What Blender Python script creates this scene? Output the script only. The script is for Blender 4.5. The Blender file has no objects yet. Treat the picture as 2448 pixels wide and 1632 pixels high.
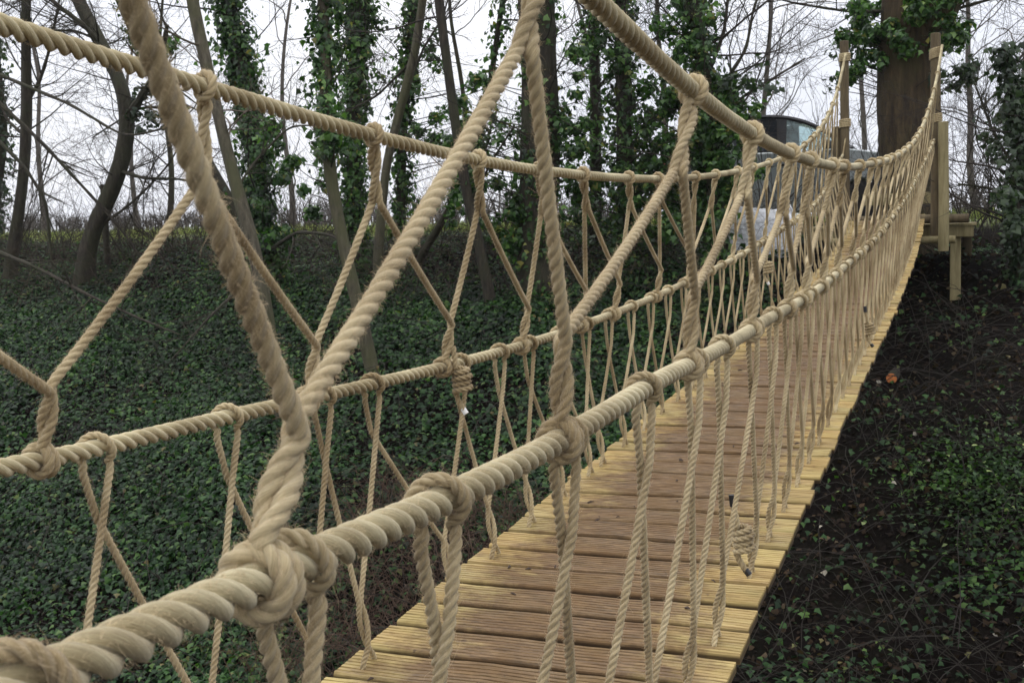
import bpy, math, random
import numpy as np
from mathutils import Matrix, Vector
R = math.radians
random.seed(7); rng = np.random.default_rng(7)
scene = bpy.context.scene
col = scene.collection

# ------------------------------------------------------------------ camera
FW = np.array([-0.35529248, 0.92988827, -0.09526309])
RT = np.array([0.93474372, 0.35394299, -0.03128157])
UP = np.array([-0.00462933, 0.10016068, 0.99496051])
FPX = 2869.69
cam = bpy.data.cameras.new('camera'); co = bpy.data.objects.new('camera', cam); col.objects.link(co)
cam.sensor_fit = 'HORIZONTAL'; cam.sensor_width = 36; cam.lens = 36 * FPX / 2448
cam.clip_start = 0.05; cam.clip_end = 2000
M = Matrix(((RT[0], UP[0], -FW[0], 0), (RT[1], UP[1], -FW[1], 0), (RT[2], UP[2], -FW[2], 0), (0, 0, 0, 1)))
co.matrix_world = M
cam.dof.use_dof = True; cam.dof.focus_distance = 2.6; cam.dof.aperture_fstop = 26.0
scene.camera = co

# ------------------------------------------------------------------ sky: overcast
SUN_EL, SUN_ROT = R(68), R(-60)
w = bpy.data.worlds.new('World'); scene.world = w; w.use_nodes = True
nt = w.node_tree; nt.nodes.clear()
out = nt.nodes.new('ShaderNodeOutputWorld'); bg = nt.nodes.new('ShaderNodeBackground')
sky = nt.nodes.new('ShaderNodeTexSky'); sky.sky_type = 'NISHITA'; sky.sun_disc = False
sky.sun_elevation = SUN_EL; sky.sun_rotation = SUN_ROT; sky.air_density = 1.0; sky.dust_density = 3.0
tc = nt.nodes.new('ShaderNodeTexCoord'); nz = nt.nodes.new('ShaderNodeTexNoise'); nz.inputs['Scale'].default_value = 2.2
nz.inputs['Detail'].default_value = 5; nz.inputs['Roughness'].default_value = .55
rp = nt.nodes.new('ShaderNodeValToRGB')
rp.color_ramp.elements[0].position = .38; rp.color_ramp.elements[0].color = (7.5, 7.75, 8.6, 1)
rp.color_ramp.elements[1].position = .62; rp.color_ramp.elements[1].color = (9.7, 9.7, 10.0, 1)
mx = nt.nodes.new('ShaderNodeMixRGB'); mx.inputs[0].default_value = .92
# an overcast dome is brighter overhead than at the horizon
sp = nt.nodes.new('ShaderNodeSeparateXYZ'); nt.links.new(tc.outputs['Generated'], sp.inputs[0])
gr = nt.nodes.new('ShaderNodeMapRange'); gr.inputs[1].default_value = .12; gr.inputs[2].default_value = .9; gr.inputs[3].default_value = 1.03; gr.inputs[4].default_value = 1.95
nt.links.new(sp.outputs['Z'], gr.inputs[0]); gm = nt.nodes.new('ShaderNodeVectorMath'); gm.operation = 'SCALE'; nt.links.new(gr.outputs[0], gm.inputs['Scale'])
nt.links.new(tc.outputs['Generated'], nz.inputs['Vector']); nt.links.new(nz.outputs['Fac'], rp.inputs['Fac'])
nt.links.new(sky.outputs[0], mx.inputs[1]); nt.links.new(rp.outputs[0], mx.inputs[2])
nt.links.new(mx.outputs[0], gm.inputs[0]); nt.links.new(gm.outputs[0], bg.inputs['Color']); bg.inputs['Strength'].default_value = 0.108
nt.links.new(bg.outputs[0], out.inputs['Surface'])
sl = bpy.data.lights.new('sun', 'SUN'); sl.energy = .6; sl.angle = R(25); sl.color = (1, .96, .9)
so = bpy.data.objects.new('sun', sl); col.objects.link(so)
so.rotation_euler = (R(90) - SUN_EL, 0, R(-120))     # soft light from high on the left, ahead of the camera
scene.view_settings.view_transform = 'Standard'; scene.view_settings.look = 'None'
scene.view_settings.exposure = 0.22; scene.view_settings.gamma = 1
scene.render.resolution_x = 1024; scene.render.resolution_y = 682
scene.render.engine = 'CYCLES'

# ------------------------------------------------------------------ helpers
def ray(px, py):
    return FW + (px - 1224) / FPX * RT - (py - 816) / FPX * UP
def at(px, py, Y):
    r = ray(px, py); return r * (Y / r[1])
TY = [-40, -6, 0, 1.5, 4, 6.5, 8, 10, 12, 14, 15.5, 17, 19, 24, 600]
TZ = [-1.2, -1.3, -1.5, -2.3, -3.5, -3.8, -3.55, -2.75, -1.98, -1.22, -.66, -.27, -.15, -.1, -.1]
def gz(x, y):
    x = np.asarray(x, float); y = np.asarray(y, float)
    z = sum(np.interp(y + o, TY, TZ) for o in (-.7, -.35, 0, .35, .7)) / 5
    s = np.clip((y - 13) / 5, 0, 1); z = z - .0105 * np.minimum(x, 0) * s
    a = np.clip((y + 4) / 4, 0, 1) * np.clip((24 - y) / 6, 0, 1)
    n = .10 * np.sin(x * .9 + 1.3 * np.sin(y * .7)) + .07 * np.sin(y * 1.7 + x * .6 + 1) + .04 * np.sin(x * 2.9 + y * 2.1) + .03 * np.sin(3.7 * y - 2.3 * x)
    z = z + .24 * np.exp(-((x + .1) / 1.3) ** 2 - ((y - 14.7) / 1.1) ** 2)
    return z + n * a * np.where(y > 16.5, .35, 1)
def hit(px, py):
    r = ray(px, py); t = 5.0
    while t < 60:
        p = r * t
        if p[2] < gz(p[0], p[1]): return p
        t += .03
    return r * 60
def mesh_obj(name, V, F, m, parent=None, uv=None, smooth=False, attr=None):
    V = np.asarray(V, np.float32).reshape(-1, 3); me = bpy.data.meshes.new(name)
    if isinstance(F, np.ndarray):
        k = F.shape[1]; nf = len(F); me.vertices.add(len(V)); me.vertices.foreach_set('co', V.ravel())
        me.loops.add(nf * k); me.loops.foreach_set('vertex_index', F.astype(np.int32).ravel())
        me.polygons.add(nf); me.polygons.foreach_set('loop_start', np.arange(0, nf * k, k, dtype=np.int32))
        fl = F.ravel()
    else:
        me.from_pydata(V.tolist(), [], [list(map(int, f)) for f in F]); fl = None
    me.update(calc_edges=True)
    if uv is not None and fl is not None:
        l = me.uv_layers.new(name='UVMap'); l.data.foreach_set('uv', np.asarray(uv, np.float32)[fl].ravel())
    if smooth: me.polygons.foreach_set('use_smooth', np.ones(len(me.polygons), bool))
    me.materials.append(m); me.validate()
    o = bpy.data.objects.new(name, me); col.objects.link(o)
    if parent is not None: o.parent = parent
    return o
def thing(name, label, cat, loc=(0, 0, 0), group=None):
    o = bpy.data.objects.new(name, None); col.objects.link(o); o.location = [float(v) for v in loc]
    o.empty_display_size = .1
    o['label'] = label; o['category'] = cat
    if group: o['group'] = group
    return o
def tag(o, label=None, cat=None, group=None, kind=None):
    for k, v in (('label', label), ('category', cat), ('group', group), ('kind', kind)):
        if v: o[k] = v
    return o
def rel(V, t):   # world verts to a thing placed at t
    return np.asarray(V, float).reshape(-1, 3) - np.array(t.location)
class MB:
    def __init__(s): s.V = []; s.F = {}; s.n = 0
    def add(s, V, F):
        V = np.asarray(V, float); F = np.asarray(F); s.V.append(V); s.F.setdefault(F.shape[1], []).append(F + s.n); s.n += len(V)
    def tube(s, P, r, n=5, cap=True):
        P = np.asarray(P, float); r = np.broadcast_to(np.asarray(r, float), (len(P),))
        T = np.gradient(P, axis=0); T /= np.linalg.norm(T, axis=1)[:, None] + 1e-12
        mT = T.mean(0); ref = np.array([0, 0, 1.]) if abs(mT[2]) < .75 * np.linalg.norm(mT) else np.array([1., .2, 0])
        A = np.cross(T, ref); A /= np.linalg.norm(A, axis=1)[:, None] + 1e-12; B = np.cross(T, A)
        th = np.linspace(0, 2 * np.pi, n, endpoint=False)
        V = P[:, None] + r[:, None, None] * (A[:, None] * np.cos(th)[None, :, None] + B[:, None] * np.sin(th)[None, :, None])
        m = len(P); i = np.arange(m - 1)[:, None] * n; j = np.arange(n)[None]; k = (j + 1) % n
        s.add(V.reshape(-1, 3), np.stack([i + j, i + n + j, i + n + k, i + k], -1).reshape(-1, 4))
        if cap:
            b = s.n - m * n
            for st in (0, (m - 1) * n):
                s.V.append(P[[0 if st == 0 else -1]]); c = s.n; s.n += 1
                s.F.setdefault(3, []).append(np.stack([np.full(n, c), b + st + j[0], b + st + k[0]], -1))
    def box(s, c, d, Rm=None):
        c = np.asarray(c, float); d = np.asarray(d, float) / 2
        V = np.array([[x, y, z] for x in (-1, 1) for y in (-1, 1) for z in (-1, 1)]) * d
        if Rm is not None: V = V @ np.asarray(Rm).T
        s.add(V + c, [[0, 1, 3, 2], [4, 6, 7, 5], [0, 4, 5, 1], [2, 3, 7, 6], [0, 2, 6, 4], [1, 5, 7, 3]])
    def build(s, name, m, parent=None, smooth=False, bevel=0):
        V = np.concatenate(s.V)
        if parent is not None: V = rel(V, parent)
        if len(s.F) == 1: F = np.concatenate(list(s.F.values())[0])
        else: F = [f for fs in s.F.values() for a in fs for f in a.tolist()]
        o = mesh_obj(name, V, F, m, parent, smooth=smooth)
        if bevel:
            b = o.modifiers.new('bevel', 'BEVEL'); b.width = bevel; b.segments = 2; b.limit_method = 'ANGLE'
        return o

# ------------------------------------------------------------------ materials
def mat(name):
    m = bpy.data.materials.new(name); m.use_nodes = True; t = m.node_tree; b = t.nodes['Principled BSDF']
    return m, t, b
def N(t, typ, **kw):
    n = t.nodes.new(typ)
    for k, v in kw.items():
        if k in n.inputs: n.inputs[k].default_value = v
        else: setattr(n, k, v)
    return n
def ramp(t, fac, stops):
    r = t.nodes.new('ShaderNodeValToRGB'); e = r.color_ramp.elements
    while len(e) > 1: e.remove(e[-1])
    e[0].position = stops[0][0]; e[0].color = (*stops[0][1], 1)
    for p, c in stops[1:]:
        x = e.new(p); x.color = (*c, 1)
    t.links.new(fac, r.inputs['Fac']); return r.outputs['Color']
def noise(t, vec, scale, detail=4, rough=.6, sc=(1, 1, 1)):
    mp = N(t, 'ShaderNodeMapping'); mp.inputs['Scale'].default_value = sc; t.links.new(vec, mp.inputs['Vector'])
    n = N(t, 'ShaderNodeTexNoise', Scale=scale, Detail=detail, Roughness=rough); t.links.new(mp.outputs[0], n.inputs['Vector'])
    return n.outputs['Fac']
def mixc(t, f, a, b, mode='MIX'):
    m = t.nodes.new('ShaderNodeMixRGB'); m.blend_type = mode
    for i, v in ((0, f), (1, a), (2, b)):
        if isinstance(v, (int, float)): m.inputs[i].default_value = v
        elif isinstance(v, tuple): m.inputs[i].default_value = (*v, 1)
        else: t.links.new(v, m.inputs[i])
    return m.outputs[0]
def bump(t, b, h, strength=.4, dist=.01):
    n = N(t, 'ShaderNodeBump', Strength=strength, Distance=dist); t.links.new(h, n.inputs['Height']); t.links.new(n.outputs[0], b.inputs['Normal'])

def rope_mat(name, cols):
    m, t, b = mat(name); uv = N(t, 'ShaderNodeUVMap').outputs[0]; pos = N(t, 'ShaderNodeNewGeometry').outputs['Position']
    fib = noise(t, uv, 1, 5, .7, (55, 38, 1)); fib2 = noise(t, uv, 1, 3, .6, (130, 110, 1)); big = noise(t, pos, 9, 3, .5)
    c = ramp(t, fib, [(.25, cols[0]), (.5, cols[1]), (.78, cols[2])])
    c = mixc(t, .35, c, ramp(t, big, [(.3, cols[0]), (.7, cols[2])]))
    st = ramp(t, noise(t, pos, 3.2, 5, .65), [(.38, (.66, .62, .56)), (.55, (1, 1, 1)), (.75, (1.06, 1.07, 1.1))]); c = mixc(t, 1.0, c, st, 'MULTIPLY')
    t.links.new(c, b.inputs['Base Color']); b.inputs['Roughness'].default_value = .95; b.inputs['Specular IOR Level'].default_value = .1
    b.inputs['Sheen Weight'].default_value = .25
    a = N(t, 'ShaderNodeMath', operation='ADD'); t.links.new(fib, a.inputs[0]); t.links.new(fib2, a.inputs[1]); bump(t, b, a.outputs[0], .7, .0018)
    return m
M_rope = rope_mat('hemp_rope', [(.22, .175, .09), (.52, .435, .255), (.76, .69, .44)])
M_lace = rope_mat('lacing_rope', [(.16, .11, .048), (.47, .36, .195), (.72, .62, .38)])
def hair_mat():
    m, t, b = mat('rope_fibre'); b.inputs['Base Color'].default_value = (.62, .48, .29, 1); b.inputs['Roughness'].default_value = .9; return m

def wood_mat():
    m, t, b = mat('deck_timber'); pos = N(t, 'ShaderNodeNewGeometry').outputs['Position']
    oi = N(t, 'ShaderNodeObjectInfo').outputs['Random']
    sep = N(t, 'ShaderNodeSeparateXYZ'); t.links.new(pos, sep.inputs[0])
    cmb = N(t, 'ShaderNodeCombineXYZ'); 
    ml = N(t, 'ShaderNodeMath', operation='MULTIPLY_ADD'); ml.inputs[1].default_value = 37.; t.links.new(oi, ml.inputs[0]); t.links.new(sep.outputs['X'], ml.inputs[2])
    t.links.new(ml.outputs[0], cmb.inputs['X']); t.links.new(sep.outputs['Y'], cmb.inputs['Y']); t.links.new(sep.outputs['Z'], cmb.inputs['Z'])
    grain = noise(t, cmb.outputs[0], 1, 6, .65, (5, 130, 60)); broad = noise(t, cmb.outputs[0], 1, 3, .5, (3, 9, 9))
    c = ramp(t, grain, [(.28, (.13, .082, .03)), (.43, (.28, .20, .078)), (.6, (.40, .305, .13)), (.8, (.50, .42, .21))])
    c = mixc(t, ramp(t, broad, [(.45, (0, 0, 0)), (.75, (.45, .45, .45))]), c, (.42, .40, .17))
    tone = ramp(t, oi, [(0, (.74, .72, .68)), (.35, (.95, .95, .93)), (.6, (1.06, 1.08, 1.1)), (1, (1, .90, .74))]); c = mixc(t, 1.0, c, tone, 'MULTIPLY')
    # trodden mud along the middle of the walkway
    x0 = N(t, 'ShaderNodeMath', operation='ADD'); x0.inputs[1].default_value = .855; t.links.new(sep.outputs['X'], x0.inputs[0])
    ab = N(t, 'ShaderNodeMath', operation='ABSOLUTE'); t.links.new(x0.outputs[0], ab.inputs[0])
    n1 = noise(t, cmb.outputs[0], 1, 5, .7, (9, 14, 9)); n2 = noise(t, pos, 1.6, 3, .5)
    s1 = N(t, 'ShaderNodeMath', operation='MULTIPLY_ADD'); s1.inputs[1].default_value = .56; t.links.new(n1, s1.inputs[0]); t.links.new(ab.outputs[0], s1.inputs[2])
    s2 = N(t, 'ShaderNodeMath', operation='MULTIPLY_ADD'); s2.inputs[1].default_value = -.22; t.links.new(n2, s2.inputs[0]); t.links.new(s1.outputs[0], s2.inputs[2])
    mask = ramp(t, s2.outputs[0], [(.36, (1, 1, 1)), (.43, (.6, .6, .6)), (.52, (0, 0, 0))])
    fine = noise(t, cmb.outputs[0], 1, 6, .75, (22, 120, 60)); mid = noise(t, pos, 7, 4, .6)
    mud = ramp(t, fine, [(.30, (.022, .011, .005)), (.45, (.078, .041, .020)), (.60, (.165, .100, .047)), (.78, (.32, .21, .115))])
    mud = mixc(t, ramp(t, mid, [(.35, (.0,) * 3), (.7, (.55,) * 3)]), mud, (.125, .068, .032))
    mk = N(t, 'ShaderNodeMath', operation='MULTIPLY'); mk.inputs[1].default_value = .86; t.links.new(mask, mk.inputs[0])
    c = mixc(t, mk.outputs[0], c, mud)
    sp = ramp(t, noise(t, pos, 26, 3, .6), [(.68, (0, 0, 0)), (.74, (.8,) * 3)]); c = mixc(t, sp, c, (.07, .045, .025))
    # sawn edges below the walking face: wet dirt plus painted shade that darkens the gaps
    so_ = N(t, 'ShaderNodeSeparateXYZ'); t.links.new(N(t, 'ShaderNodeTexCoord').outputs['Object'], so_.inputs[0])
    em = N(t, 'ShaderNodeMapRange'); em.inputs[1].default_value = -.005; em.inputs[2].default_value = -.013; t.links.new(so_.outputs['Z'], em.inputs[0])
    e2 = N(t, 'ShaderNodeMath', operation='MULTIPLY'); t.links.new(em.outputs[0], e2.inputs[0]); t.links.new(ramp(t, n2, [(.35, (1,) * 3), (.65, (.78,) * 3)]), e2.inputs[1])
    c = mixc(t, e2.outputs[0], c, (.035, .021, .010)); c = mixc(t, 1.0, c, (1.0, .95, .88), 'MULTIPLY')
    t.links.new(c, b.inputs['Base Color']); t.links.new(ramp(t, mid, [(.35, (.5,) * 3), (.65, (.85,) * 3)]), b.inputs['Roughness'])
    b.inputs['Specular IOR Level'].default_value = .35
    bump(t, b, grain, .5, .003); return m
M_wood = wood_mat()
def timber(name, cols, sc=(30, 30, 3)):
    m, t, b = mat(name); tcd = N(t, 'ShaderNodeTexCoord').outputs['Object']
    g = noise(t, tcd, 1, 6, .65, sc); c = ramp(t, g, [(.3, cols[0]), (.55, cols[1]), (.8, cols[2])])
    g2 = noise(t, tcd, 3, 4, .6); c = mixc(t, ramp(t, g2, [(.4, (0,) * 3), (.7, (.5,) * 3)]), c, cols[0])
    t.links.new(c, b.inputs['Base Color']); b.inputs['Roughness'].default_value = .8; bump(t, b, g, .4, .004); return m
M_post = timber('treated_post', [(.055, .038, .018), (.125, .092, .044), (.18, .138, .07)])
M_newpost = timber('pale_treated_post', [(.15, .12, .05), (.28, .235, .115), (.36, .30, .16)])
def bark(name, cols, moss, sc=(22, 22, 4), bd=.03):
    m, t, b = mat(name); pos = N(t, 'ShaderNodeNewGeometry').outputs['Position']
    g = noise(t, pos, 1, 6, .7, sc); c = ramp(t, g, [(.3, cols[0]), (.5, cols[1]), (.75, cols[2])])
    g2 = noise(t, pos, 2.6, 4, .6); c = mixc(t, ramp(t, g2, [(.42, (0,) * 3), (.62, (.75,) * 3)]), c, moss)
    t.links.new(c, b.inputs['Base Color']); b.inputs['Roughness'].default_value = .9; bump(t, b, g, .9, bd); return m
M_bark = bark('dark_bark', [(.010, .008, .006), (.032, .025, .016), (.078, .062, .042)], (.034, .036, .014))
M_pale = bark('pale_bark', [(.03, .025, .017), (.082, .070, .045), (.15, .13, .088)], (.07, .072, .028))
M_big = bark('brown_bark', [(.012, .007, .003), (.060, .040, .017), (.125, .088, .040)], (.06, .052, .016), (15, 15, 1.9), .12)
def plain(name, c, rough=.6, metal=0, **kw):
    m, t, b = mat(name); b.inputs['Base Color'].default_value = (*c, 1); b.inputs['Roughness'].default_value = rough; b.inputs['Metallic'].default_value = metal
    for k, v in kw.items(): b.inputs[k.replace('_', ' ')].default_value = v
    return m
M_twig = plain('twig_bark', (.03, .023, .017), .9); M_floor = plain('rotting_twig', (.022, .016, .011), .9); M_twig2 = plain('pale_twig', (.09, .07, .048), .9)
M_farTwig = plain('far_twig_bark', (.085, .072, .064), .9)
def leaf_mat(name, stops, rough=.38, spec=.5, pn=1.1):
    m, t, b = mat(name); g = N(t, 'ShaderNodeNewGeometry'); c = ramp(t, g.outputs['Random Per Island'], stops)
    n = noise(t, g.outputs['Position'], pn, 3, .6); c = mixc(t, 1.0, c, ramp(t, n, [(.3, (.42, .45, .45)), (.7, (1.4, 1.35, 1.2))]), 'MULTIPLY')
    t.links.new(c, b.inputs['Base Color']); b.inputs['Roughness'].default_value = rough; b.inputs['Specular IOR Level'].default_value = spec
    tr = N(t, 'ShaderNodeBsdfTranslucent'); t.links.new(mixc(t, 1.0, c, (1.6, 2.2, .8), 'MULTIPLY'), tr.inputs['Color'])
    ms = N(t, 'ShaderNodeMixShader'); ms.inputs[0].default_value = .22; o = t.nodes['Material Output']
    t.links.new(b.outputs[0], ms.inputs[1]); t.links.new(tr.outputs[0], ms.inputs[2]); t.links.new(ms.outputs[0], o.inputs['Surface']); return m
M_ivyg = leaf_mat('ground_ivy_leaf', [(0, (.004, .012, .004)), (.5, (.014, .042, .012)), (.85, (.038, .092, .025)), (.97, (.08, .14, .035)), (1, (.12, .09, .04))], .5, .24)
M_ivyt = leaf_mat('tree_ivy_leaf', [(0, (.012, .030, .009)), (.4, (.030, .078, .020)), (.75, (.066, .145, .034)), (.95, (.13, .23, .06)), (1, (.26, .22, .06))], .42, .4)
M_ivyd = leaf_mat('dark_ivy_leaf', [(0, (.015, .028, .015)), (.5, (.03, .052, .026)), (1, (.05, .08, .035))], .45)
M_litter = leaf_mat('dead_leaf', [(0, (.008, .005, .003)), (.6, (.020, .012, .008)), (.94, (.055, .034, .02)), (.99, (.12,.09,.06)), (1, (.45, .42, .38))], .8, .2)
M_grass = leaf_mat('grass_blade', [(0, (.12, .14, .05)), (.6, (.22, .25, .10)), (1, (.38, .34, .18))], .7, .2)

def ground_mat():
    m, t, b = mat('ground'); pos = N(t, 'ShaderNodeNewGeometry').outputs['Position']
    sep = N(t, 'ShaderNodeSeparateXYZ'); t.links.new(pos, sep.inputs[0])
    n1 = noise(t, pos, 3, 6, .7); n2 = noise(t, pos, 22, 5, .7)
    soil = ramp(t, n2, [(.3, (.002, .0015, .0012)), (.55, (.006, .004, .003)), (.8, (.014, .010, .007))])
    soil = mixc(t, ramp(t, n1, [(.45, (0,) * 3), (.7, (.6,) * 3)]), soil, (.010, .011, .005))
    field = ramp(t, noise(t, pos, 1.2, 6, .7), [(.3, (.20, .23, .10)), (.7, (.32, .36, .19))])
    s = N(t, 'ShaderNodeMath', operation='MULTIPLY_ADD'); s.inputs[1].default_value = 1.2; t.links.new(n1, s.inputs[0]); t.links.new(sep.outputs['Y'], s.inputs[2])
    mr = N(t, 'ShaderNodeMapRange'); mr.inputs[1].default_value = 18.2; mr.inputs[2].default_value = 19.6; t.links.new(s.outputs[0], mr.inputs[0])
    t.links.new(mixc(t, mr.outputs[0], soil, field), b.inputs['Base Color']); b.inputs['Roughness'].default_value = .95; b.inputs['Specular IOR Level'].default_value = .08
    bump(t, b, n2, .8, .05); return m

# ------------------------------------------------------------------ ground: one sheet to the horizon
xs = np.concatenate([[-600, -300, -150, -80, -50, -35], np.arange(-28, 8.01, .22), [9, 11, 14, 20, 35, 70, 150, 400]])
ys = np.concatenate([[-60, -20, -8], np.arange(-4, 22.01, .22), [23, 25, 28, 33, 40, 55, 80, 120, 200, 400, 900]])
X, Y = np.meshgrid(xs, ys); Z = gz(X, Y); nx, ny = len(xs), len(ys)
i, j = np.meshgrid(np.arange(nx - 1), np.arange(ny - 1)); a = (j * nx + i).ravel()
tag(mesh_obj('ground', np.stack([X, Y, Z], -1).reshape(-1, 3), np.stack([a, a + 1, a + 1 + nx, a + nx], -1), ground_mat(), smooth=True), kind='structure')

# ------------------------------------------------------------------ rope machinery
ROPES = {
'MR': [(-0.41, -1.2, -0.108), (-0.41, -0.6, -0.154), (-0.41, -0.2, -0.179), (-0.412, 0.1, -0.196), (-0.419, 0.4, -0.21), (-0.424, 0.6, -0.219), (-0.428, 0.8, -0.23), (-0.433, 1.0, -0.24), (-0.438, 1.25, -0.246), (-0.443, 1.5, -0.246), (-0.448, 1.8, -0.244), (-0.453, 2.1, -0.249), (-0.46, 2.5, -0.253), (-0.467, 3, -0.25), (-0.473, 3.5, -0.252), (-0.478, 4, -0.249), (-0.483, 4.7, -0.23), (-0.486, 5.5, -0.198), (-0.487, 6.5, -0.159), (-0.483, 7.5, -0.095), (-0.476, 8.5, -0.009), (-0.464, 9.5, 0.087), (-0.448, 10.5, 0.209), (-0.428, 11.5, 0.352), (-0.409, 12.3, 0.478), (-0.388, 13.1, 0.613), (-0.37, 13.7, 0.725), (-0.357, 14.05, 0.80)],
'ML': [(-1.318, -1.2, -0.176), (-1.318, -0.6, -0.224), (-1.318, -0.2, -0.25), (-1.315, 0.1, -0.268), (-1.306, 0.4, -0.283), (-1.3, 0.6, -0.293), (-1.295, 0.8, -0.301), (-1.289, 1.0, -0.308), (-1.283, 1.25, -0.316), (-1.277, 1.5, -0.325), (-1.27, 1.8, -0.33), (-1.264, 2.1, -0.337), (-1.256, 2.5, -0.346), (-1.247, 3, -0.353), (-1.239, 3.5, -0.352), (-1.233, 4, -0.341), (-1.225, 4.7, -0.318), (-1.22, 5.5, -0.281), (-1.217, 6.5, -0.227), (-1.219, 7.5, -0.162), (-1.226, 8.5, -0.082), (-1.238, 9.5, -0.012), (-1.254, 10.5, 0.074), (-1.275, 11.5, 0.201), (-1.295, 12.3, 0.33), (-1.312, 13.1, 0.48), (-1.325, 13.7, 0.6), (-1.33, 14.1, 0.685)],
'HR': [(-0.401, -1.2, 0.77), (-0.401, -0.6, 0.601), (-0.401, -0.2, 0.507), (-0.402, 0.1, 0.447), (-0.406, 0.4, 0.393), (-0.408, 0.6, 0.361), (-0.409, 0.8, 0.333), (-0.411, 1.0, 0.307), (-0.413, 1.25, 0.278), (-0.415, 1.5, 0.251), (-0.417, 1.8, 0.221), (-0.418, 2.1, 0.197), (-0.42, 2.5, 0.176), (-0.422, 3, 0.162), (-0.422, 3.5, 0.159), (-0.422, 4, 0.164), (-0.421, 4.7, 0.182), (-0.418, 5.5, 0.22), (-0.412, 6.5, 0.274), (-0.402, 7.5, 0.343), (-0.39, 8.5, 0.432), (-0.375, 9.5, 0.548), (-0.356, 10.5, 0.715), (-0.335, 11.5, 0.941), (-0.316, 12.3, 1.164), (-0.298, 13.1, 1.431), (-0.285, 13.7, 1.665), (-0.277, 14.02, 1.80)],
'HL': [(-1.155, -1.2, 0.764), (-1.155, -0.6, 0.594), (-1.155, -0.2, 0.5), (-1.154, 0.1, 0.439), (-1.149, 0.4, 0.385), (-1.147, 0.6, 0.353), (-1.144, 0.8, 0.324), (-1.142, 1.0, 0.298), (-1.139, 1.25, 0.269), (-1.137, 1.5, 0.247), (-1.134, 1.8, 0.222), (-1.132, 2.1, 0.199), (-1.129, 2.5, 0.175), (-1.126, 3, 0.157), (-1.124, 3.5, 0.152), (-1.124, 4, 0.154), (-1.124, 4.7, 0.168), (-1.127, 5.5, 0.201), (-1.133, 6.5, 0.261), (-1.143, 7.5, 0.339), (-1.157, 8.5, 0.434), (-1.174, 9.5, 0.556), (-1.195, 10.5, 0.715), (-1.219, 11.5, 0.92), (-1.241, 12.3, 1.131), (-1.265, 13.1, 1.389), (-1.285, 13.7, 1.619), (-1.30, 14.15, 1.80)]}
for k in ROPES: ROPES[k] = np.array(ROPES[k])
def rope_at(k, y):
    C = ROPES[k]; yy = C[:, 1]; y = np.asarray(y, float)
    def cub(v):
        d = np.gradient(v, yy); i = np.clip(np.searchsorted(yy, y) - 1, 0, len(yy) - 2); h = yy[i + 1] - yy[i]; t = (y - yy[i]) / h
        return (2*t**3-3*t**2+1)*v[i] + (t**3-2*t**2+t)*h*d[i] + (-2*t**3+3*t**2)*v[i+1] + (t**3-t**2)*h*d[i+1]
    return np.stack([cub(C[:, 0]), y, cub(C[:, 2])], -1)
ZD = [-1.02298, .606926, .130866, -.56111, .727011]
def dz(y): t = np.asarray(y, float) / 14; return sum(c * t ** i for i, c in enumerate(ZD)) + .05 * np.clip((np.asarray(y) - 13) / 1.2, 0, 1)
def resample(P, step):
    P = np.asarray(P, float); s = np.r_[0, np.cumsum(np.linalg.norm(np.diff(P, axis=0), axis=1))]
    n = max(int(s[-1] / step), 3); q = np.linspace(0, s[-1], n + 1); return np.stack([np.interp(q, s, P[:, k]) for k in range(3)], -1), q
def smooth(P, it=3):
    P = np.array(P, float)
    for _ in range(it):
        Q = P.copy(); Q[1:-1] = .25 * P[:-2] + .5 * P[1:-1] + .25 * P[2:]; P = Q
    return P
def frames(P):
    T = np.gradient(P, axis=0); T /= np.linalg.norm(T, axis=1)[:, None] + 1e-12
    A = np.zeros_like(P); r = np.array([1., .13, .07]) if abs(T[0][0]) < .8 else np.array([0, .1, 1.])
    a = r - T[0] * (r @ T[0]); a /= np.linalg.norm(a); A[0] = a
    for i in range(1, len(P)):
        a = a - T[i] * (a @ T[i]); a = a / (math.sqrt(a @ a) + 1e-12); A[i] = a
    return T, A, np.cross(T, A)
def laid(P, rad, lay, nl, per, ph=0., full=.515):
    """three-strand laid rope: a trilobed section turning along the path"""
    P, s = resample(P, lay / per); T, A, B = frames(P); n = 3 * nl
    rs = rad * full; of = rad - rs
    u = (np.arange(nl) / nl - .5) * (2 * np.pi / 3) * .999; rr = of * np.cos(u) + np.sqrt(np.maximum(rs ** 2 - (of * np.sin(u)) ** 2, (rs * .30) ** 2))
    th = np.concatenate([u + k * 2 * np.pi / 3 for k in range(3)]); rr = np.tile(rr, 3)
    tw = ph + 2 * np.pi * s / lay; ang = th[None] + tw[:, None]
    wob = 1 + .03 * np.sin(s * 61 + ph)[:, None] + .02 * np.sin(s * 173 + 2 * ph)[:, None]
    D = A[:, None] * np.cos(ang)[..., None] + B[:, None] * np.sin(ang)[..., None]
    V = P[:, None] + (rr[None] * wob)[..., None] * D; m = len(P)
    i = np.arange(m - 1)[:, None] * n; j = np.arange(n)[None]; k = (j + 1) % n
    F = np.stack([i + j, i + j + n, i + k + n, i + k], -1).reshape(-1, 4)
    F = F[:, ::-1]
    uv = np.stack([np.repeat(s, n) + ph, np.tile(th / (2 * np.pi), m)], -1)
    return V.reshape(-1, 3), F, uv, (P, A, B, T)
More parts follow.
